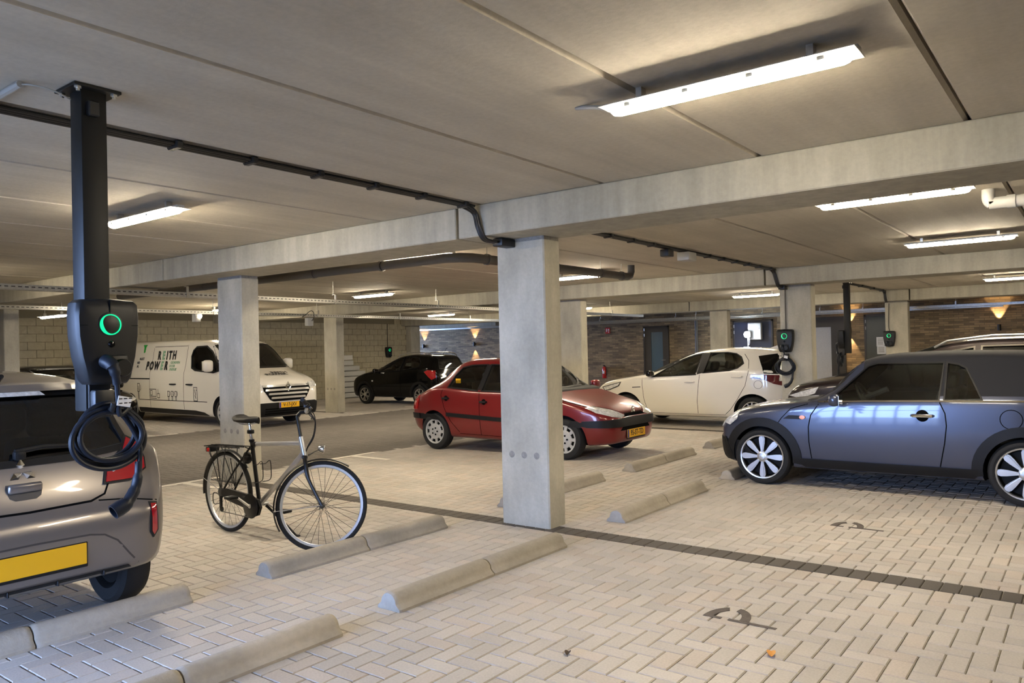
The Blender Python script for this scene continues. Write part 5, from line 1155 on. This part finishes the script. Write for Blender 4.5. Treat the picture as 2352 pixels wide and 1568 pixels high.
for x, y, sgn, lb in ((-8.98, 5.05, 1, 'white T-shaped bay mark at the driveway edge behind the bicycle'), (-8.98, 7.72, 1, 'white T-shaped bay mark at the driveway edge by the red hatchback'), (-14.83, 7.75, -1, 'white T-shaped bay mark before the black hatchback'), (-14.83, 13.2, -1, 'white T-shaped bay mark at the foot of the far column'), (-14.83, 15.4, -1, 'white T-shaped bay mark beside the black small car')):
    t = thing('bay_mark', lb, 'marking', (x, y, .0012), 0, 'white T-shaped bay marks'); b = MB(); b.box((0, 0, .0006), (.10, .95, .0012)); b.build('cross_stroke', 'white_paint', t, 0); b = MB(); b.box((sgn*.42, 0, .0006), (.74, .10, .0012)); b.build('stem_stroke', 'white_paint', t, 0)
for x, y, m, s_, lb in ((-1.33, 3.81, 'leaf', .028, 'curled yellow-brown leaf on the near pavers'), (-2.17, 3.25, 'dead_leaf', .02, 'small dark dead leaf on the near pavers')):
    t = thing('fallen_leaf', lb, 'leaf', (x, y, .002), R(random.uniform(0, 360))); b = MB(); n = 10; vs = [(s_*math.cos(2*PI*i/n)*1.3, s_*.8*math.sin(2*PI*i/n), .004+.014*abs(math.sin(2*PI*i/n))) for i in range(n)]+[(0, 0, .003)]; b.add(vs+[(v[0], v[1], v[2]+.0015) for v in vs], [(i, (i+1) % n, n) for i in range(n)]+[(11+i, 11+(i+1) % n, 11+n) for i in range(n)]); b.build('blade', m, t); q = MB(); q.tube([(s_, 0, .006), (s_*2., .006, .004)], .0012, 5); q.build('stalk', m, t)

# ------------------------------------------------------------------ bicycle
mat('bike_silver', (.46, .46, .46), .3, metal=.6, coat=.5); mat('bike_black', (.006, .006, .0065), .35, spec=.35); mat('bike_rim', (.62, .64, .66), .35, metal=.5); mat('saddle', (.007, .006, .0055), .5, spec=.3); mat('lens_red_small', (.5, .01, .01), .15, coat=1.)
B_ = thing('bicycle', 'silver and black city bicycle with rear rack standing against the wheel stop', 'bicycle', (-6.15, 3.87, 0), R(0.3))
HX, AX0 = 1.245, Vector((1.075, 0, .73)); axd = Vector((-.30, 0, 1)).normalized(); ST = Matrix.Translation(AX0) @ Matrix.Rotation(R(52), 4, axd) @ Matrix.Translation(-AX0)
def bike(mb, name, m, parent=None, steer=False, smooth=40):
    if steer: mb.v = [tuple(ST @ Vector(v)) for v in mb.v]
    return mb.build(name, m, parent or B_, smooth)
def bike_wheel(hx, steer):
    Rr = .335; mb = MB(); M4 = axisY(hx, 0, .352)
    mb.lathe([(Rr+.019*math.cos(R(a)), .019*math.sin(R(a))) for a in range(0, 360, 30)], 56, M4, close=True); o = bike(mb, 'wheel', 'tyre', steer=steer)
    r_ = MB(); r_.lathe([(Rr-.012, -.012), (Rr-.012, .012), (Rr-.032, .009), (Rr-.036, 0), (Rr-.032, -.009)], 56, M4, close=True); bike(r_, 'rim', 'bike_rim', o, steer)
    h = MB(); h.lathe([(.008, -.055), (.022, -.04), (.016, -.03), (.016, .03), (.022, .04), (.008, .055)], 16, M4); h.tube([M4 @ Vector((0, 0, -.07)), M4 @ Vector((0, 0, .07))], .007, 8); bike(h, 'hub', 'steel_dark', o, steer)
    for i in range(32):
        a = 2*PI*i/32; s_ = 1 if i % 2 else -1; a2 = a+(R(62) if (i//2) % 2 else -R(62)); sm = MB(); sm.tube([M4 @ Vector((.02*math.cos(a2), .02*math.sin(a2), s_*.035)), M4 @ Vector(((Rr-.034)*math.cos(a), (Rr-.034)*math.sin(a), 0))], .0016, 4, False); bike(sm, 'spoke', 'steel_dark', o, steer)
    return o
def fender(hx, a0, a1, steer, stay):
    mb = MB(); n = 26; vs = []; fs = []
    for i in range(n+1):
        a = R(a0+(a1-a0)*i/n)
        for y, r in ((-.026, .362), (-.016, .371), (0, .374), (.016, .371), (.026, .362), (.016, .368), (0, .371), (-.016, .368)): vs.append((hx+r*math.cos(a), y, .352+r*math.sin(a)))
    for i in range(n):
        for j in range(8): fs.append((i*8+j, i*8+(j+1) % 8, (i+1)*8+(j+1) % 8, (i+1)*8+j))
    mb.add(vs, fs); o = bike(mb, 'mudguard', 'bike_black', steer=steer); s_ = MB()
    for k in (-1, 1): s_.tube([(hx, k*.06, .352), (hx+.366*math.cos(R(stay)), k*.025, .352+.366*math.sin(R(stay)))], .0028, 5)
    bike(s_, 'mudguard_stay', 'alloy', o, steer)
bike_wheel(0, False); bike_wheel(HX, True); fender(0, 38, 188, False, 165); fender(HX, 60, 215, True, 190)
BB = (.46, 0, .285); SC = (.365, 0, .82)
for nm, pts, r, m in (('seat_tube', [BB, SC], .017, 'bike_black'), ('top_tube', [(.375, 0, .79), (.44, 0, .795)], .020, 'bike_black'), ('top_tube', [(.44, 0, .795), (1.035, 0, .835)], .019, 'bike_silver'), ('down_tube', [(1.06, 0, .755), (.80, 0, .545), ], .022, 'bike_silver'), ('down_tube', [(.80, 0, .545), BB], .022, 'bike_silver'),
                      ('head_tube', [(1.076, 0, .725), (1.030, 0, .885)], .022, 'bike_silver')):
    mb = MB(); mb.tube(pts, r, 14); bike(mb, nm, m)
for k in (-1, 1):
    mb = MB(); mb.tube([(.375, k*.02, .77), (.18, k*.05, .56), (0, k*.062, .352)], .009, 8); bike(mb, 'seat_stay', 'bike_black'); mb = MB(); mb.tube([(.45, k*.02, .285), (.2, k*.05, .31), (0, k*.062, .352)], .011, 8); bike(mb, 'chain_stay', 'bike_black')
    mb = MB(); mb.tube(catmull([(1.078, k*.035, .72), (1.092, k*.055, .66), (1.125, k*.06, .55), (1.245, k*.062, .352)], 5), [.016]*10+[.012]*6, 8); bike(mb, 'fork_blade', 'bike_black', steer=True)
mb = MB(); mb.rbox((1.078, 0, .722), (.045, .095, .03), .01, 2); bike(mb, 'fork_crown', 'bike_black', steer=True)
mb = MB(); mb.tube([SC, (.338, 0, .97)], .0135, 12); bike(mb, 'seat_post', 'chrome'); mb = MB(); mb.lathe([(.021, -.012), (.024, 0), (.021, .012)], 14, Matrix.Translation(SC)); mb.rbox((.352, 0, .895), (.05, .045, .035), .008, 2); bike(mb, 'seat_clamp', 'bike_black')
sd = MB(); prof = [(.195, .078, .012), (.215, .085, 0), (.27, .078, -.004), (.33, .055, -.004), (.38, .034, -.002), (.44, .022, 0), (.472, .012, -.004)]; rows = []
for u, w_, dz in prof: rows.append([(u, w_*math.cos(R(a)), 1.0+dz+(.028 if math.sin(R(a)) > 0 else .03)*math.sin(R(a))) for a in range(0, 360, 30)])
sd.add([p for r in rows for p in r], [(i*12+j, i*12+(j+1) % 12, (i+1)*12+(j+1) % 12, (i+1)*12+j) for i in range(len(rows)-1) for j in range(12)]+[tuple(range(12)), tuple((len(rows)-1)*12+j for j in range(11, -1, -1))]); o = bike(sd, 'saddle', 'saddle')
mb = MB()
for k in (-1, 1): mb.tube([(.44, k*.015, .975), (.33, k*.022, .955), (.24, k*.03, .96), (.21, k*.04, .98)], .004, 6)
bike(mb, 'saddle_rail', 'alloy', o)
mb = MB(); mb.tube([(1.034, 0, .87), (.985, 0, 1.05)], .014, 10); mb.tube([(.985, 0, 1.05), (1.01, 0, 1.085), (1.045, 0, 1.09)], .016, 10); bike(mb, 'stem', 'bike_black', steer=True)
mb = MB(); mb.tube(catmull([(1.03, -.30, 1.135), (1.05, -.22, 1.13), (1.06, -.10, 1.105), (1.05, 0, 1.09), (1.06, .10, 1.105), (1.05, .22, 1.13), (1.03, .30, 1.135)], 5), .012, 10); bar = bike(mb, 'handlebar', 'bike_silver', steer=True)
for k in (-1, 1):
    mb = MB(); mb.tube([(1.052, k*.20, 1.128), (1.028, k*.31, 1.136)], .017, 10); bike(mb, 'grip', 'tyre', bar, True); mb = MB(); mb.rbox((1.06, k*.165, 1.115), (.05, .04, .04), .01, 2); mb.tube([(1.08, k*.17, 1.11), (1.105, k*.22, 1.085), (1.09, k*.29, 1.08)], .007, 6); bike(mb, 'brake_lever', 'bike_black', bar, True)
mb = MB(); mb.lathe([(.028, 0), (.026, .012), (.014, .022), (0, .024)], 14, Matrix.Translation((1.06, .09, 1.115))); bike(mb, 'bell', 'bike_black', bar, True)
for k, y in ((1, .2), (-1, -.2), (1, .08)):
    mb = MB(); mb.tube(catmull([(1.07, y, 1.10), (1.13, y*.8, 1.03), (1.13, y*.4, .90), (1.09, y*.15, .80), (1.08, .03, .74)], 5), .004, 6); bike(mb, 'brake_cable', 'bike_black', bar, True)
mb = MB(); mb.lathe([(.0, -.03), (.02, -.025), (.034, .0), (.036, .02), (.03, .026), (0, .03)], 16, axisX(1.20, 0, .80)); mb.tube([(1.10, 0, .74), (1.15, 0, .77), (1.19, 0, .79)], .006, 6); bike(mb, 'headlamp', 'chrome', steer=True)
mb = MB()
for k in (-1, 1):
    mb.tube([(-.27, k*.06, .745), (.27, k*.06, .757)], .005, 6)
    for u in (-.20, -.08, .06): mb.tube([(u, k*.06, .748), (.0, k*.07, .37)], .004, 6)
mb.tube([(-.27, -.06, .745), (-.29, 0, .74), (-.27, .06, .745)], .005, 6); mb.tube([(.27, 0, .757), (.36, 0, .74)], .006, 6); mb.tube([(-.27, 0, .745), (-.29, 0, .68), (-.24, 0, .62)], .005, 6)
for u in (-.15, 0, .15): mb.tube([(u, -.06, .75), (u, .06, .75)], .004, 6)
mb.tube([(-.25, 0, .75), (.25, 0, .758)], .006, 6); o = bike(mb, 'rear_rack', 'bike_black')
mb = MB(); mb.rbox((-.235, 0, .715), (.06, .11, .05), .012, 2); bike(mb, 'rear_lamp', 'bike_black', o); mb = MB(); mb.lathe([(0, 0), (.02, 0), (.016, .012), (0, .016)], 14, axisY(-.20, -.06, .715)); bike(mb, 'red_lens', 'lens_red_small', o)
mb = MB(); mb.prism([(.10, .30), (.02, .345), (.03, .385), (.12, .40), (.40, .375), (.55, .345), (.585, .285), (.55, .215), (.46, .185), (.38, .205), (.35, .26)], -.005, .018, Matrix(((1, 0, 0, 0), (0, 0, -1, -.065), (0, 1, 0, 0), (0, 0, 0, 1)))); bike(mb, 'chain_guard', 'bike_black')
mb = MB(); mb.lathe([(.10, -.004), (.105, 0), (.10, .004), (.0, .006)], 28, axisY(.46, -.09, .285)); bike(mb, 'chainring_disc', 'bike_black')
mb = MB(); mb.tube([(.46, -.10, .285), (.30, -.115, .35)], .010, 8); mb.tube([(.46, .07, .285), (.62, .09, .22)], .010, 8); mb.tube([(.46, -.1, .285), (.46, .08, .285)], .018, 10); bike(mb, 'crank', 'alloy')
for p in ((.30, -.165, .352), (.62, .135, .218)): mb = MB(); mb.rbox(p, (.095, .085, .024), .008, 2); bike(mb, 'pedal', 'bike_black')
mb = MB(); mb.rbox((.02, -.085, .27), (.03, .02, .12), .008, 2); mb.lathe([(0, -.006), (.022, -.006), (.022, .006), (0, .006)], 14, axisY(.03, -.085, .215)); mb.tube(catmull([(-.02, -.07, .33), (-.11, -.075, .34), (-.10, -.08, .25), (-.01, -.085, .26)], 5), .004, 6); bike(mb, 'rear_gear', 'bike_black'); mb = MB(); mb.tube([(.03, -.085, .195), (.46, -.085, .185)], .004, 5); mb.lathe([(.03, -.01), (.045, -.008), (.05, 0), (.03, .01)], 20, axisY(0, -.07, .352)); bike(mb, 'chain', 'steel_dark')
mb = MB(); mb.tube([(.48, .05, .27), (.60, .13, .13), (.68, .20, .008)], [.012, .011, .010], 8); mb.rbox((.69, .205, .008), (.06, .03, .014), .005, 1); bike(mb, 'kickstand', 'bike_black')
mb = MB(); mb.tube(catmull([(.425, .035, .62), (.50, .04, .63), (.56, .04, .66), (.575, .04, .58), (.56, .04, .50), (.45, .04, .47)], 4), .0035, 6); mb.tube(catmull([(.425, -.035, .62), (.50, -.04, .63), (.56, -.04, .66), (.575, -.04, .58), (.56, -.04, .50), (.45, -.04, .47)], 4), .0035, 6); bike(mb, 'bottle_cage', 'bike_black')
mb = MB(); mb.lathe([(.05, -.012), (.055, 0), (.05, .012)], 20, axisY(.30, 0, .67), close=False); mb.rbox((.325, .0, .665), (.06, .10, .05), .015, 2); bike(mb, 'ring_lock', 'bike_black')
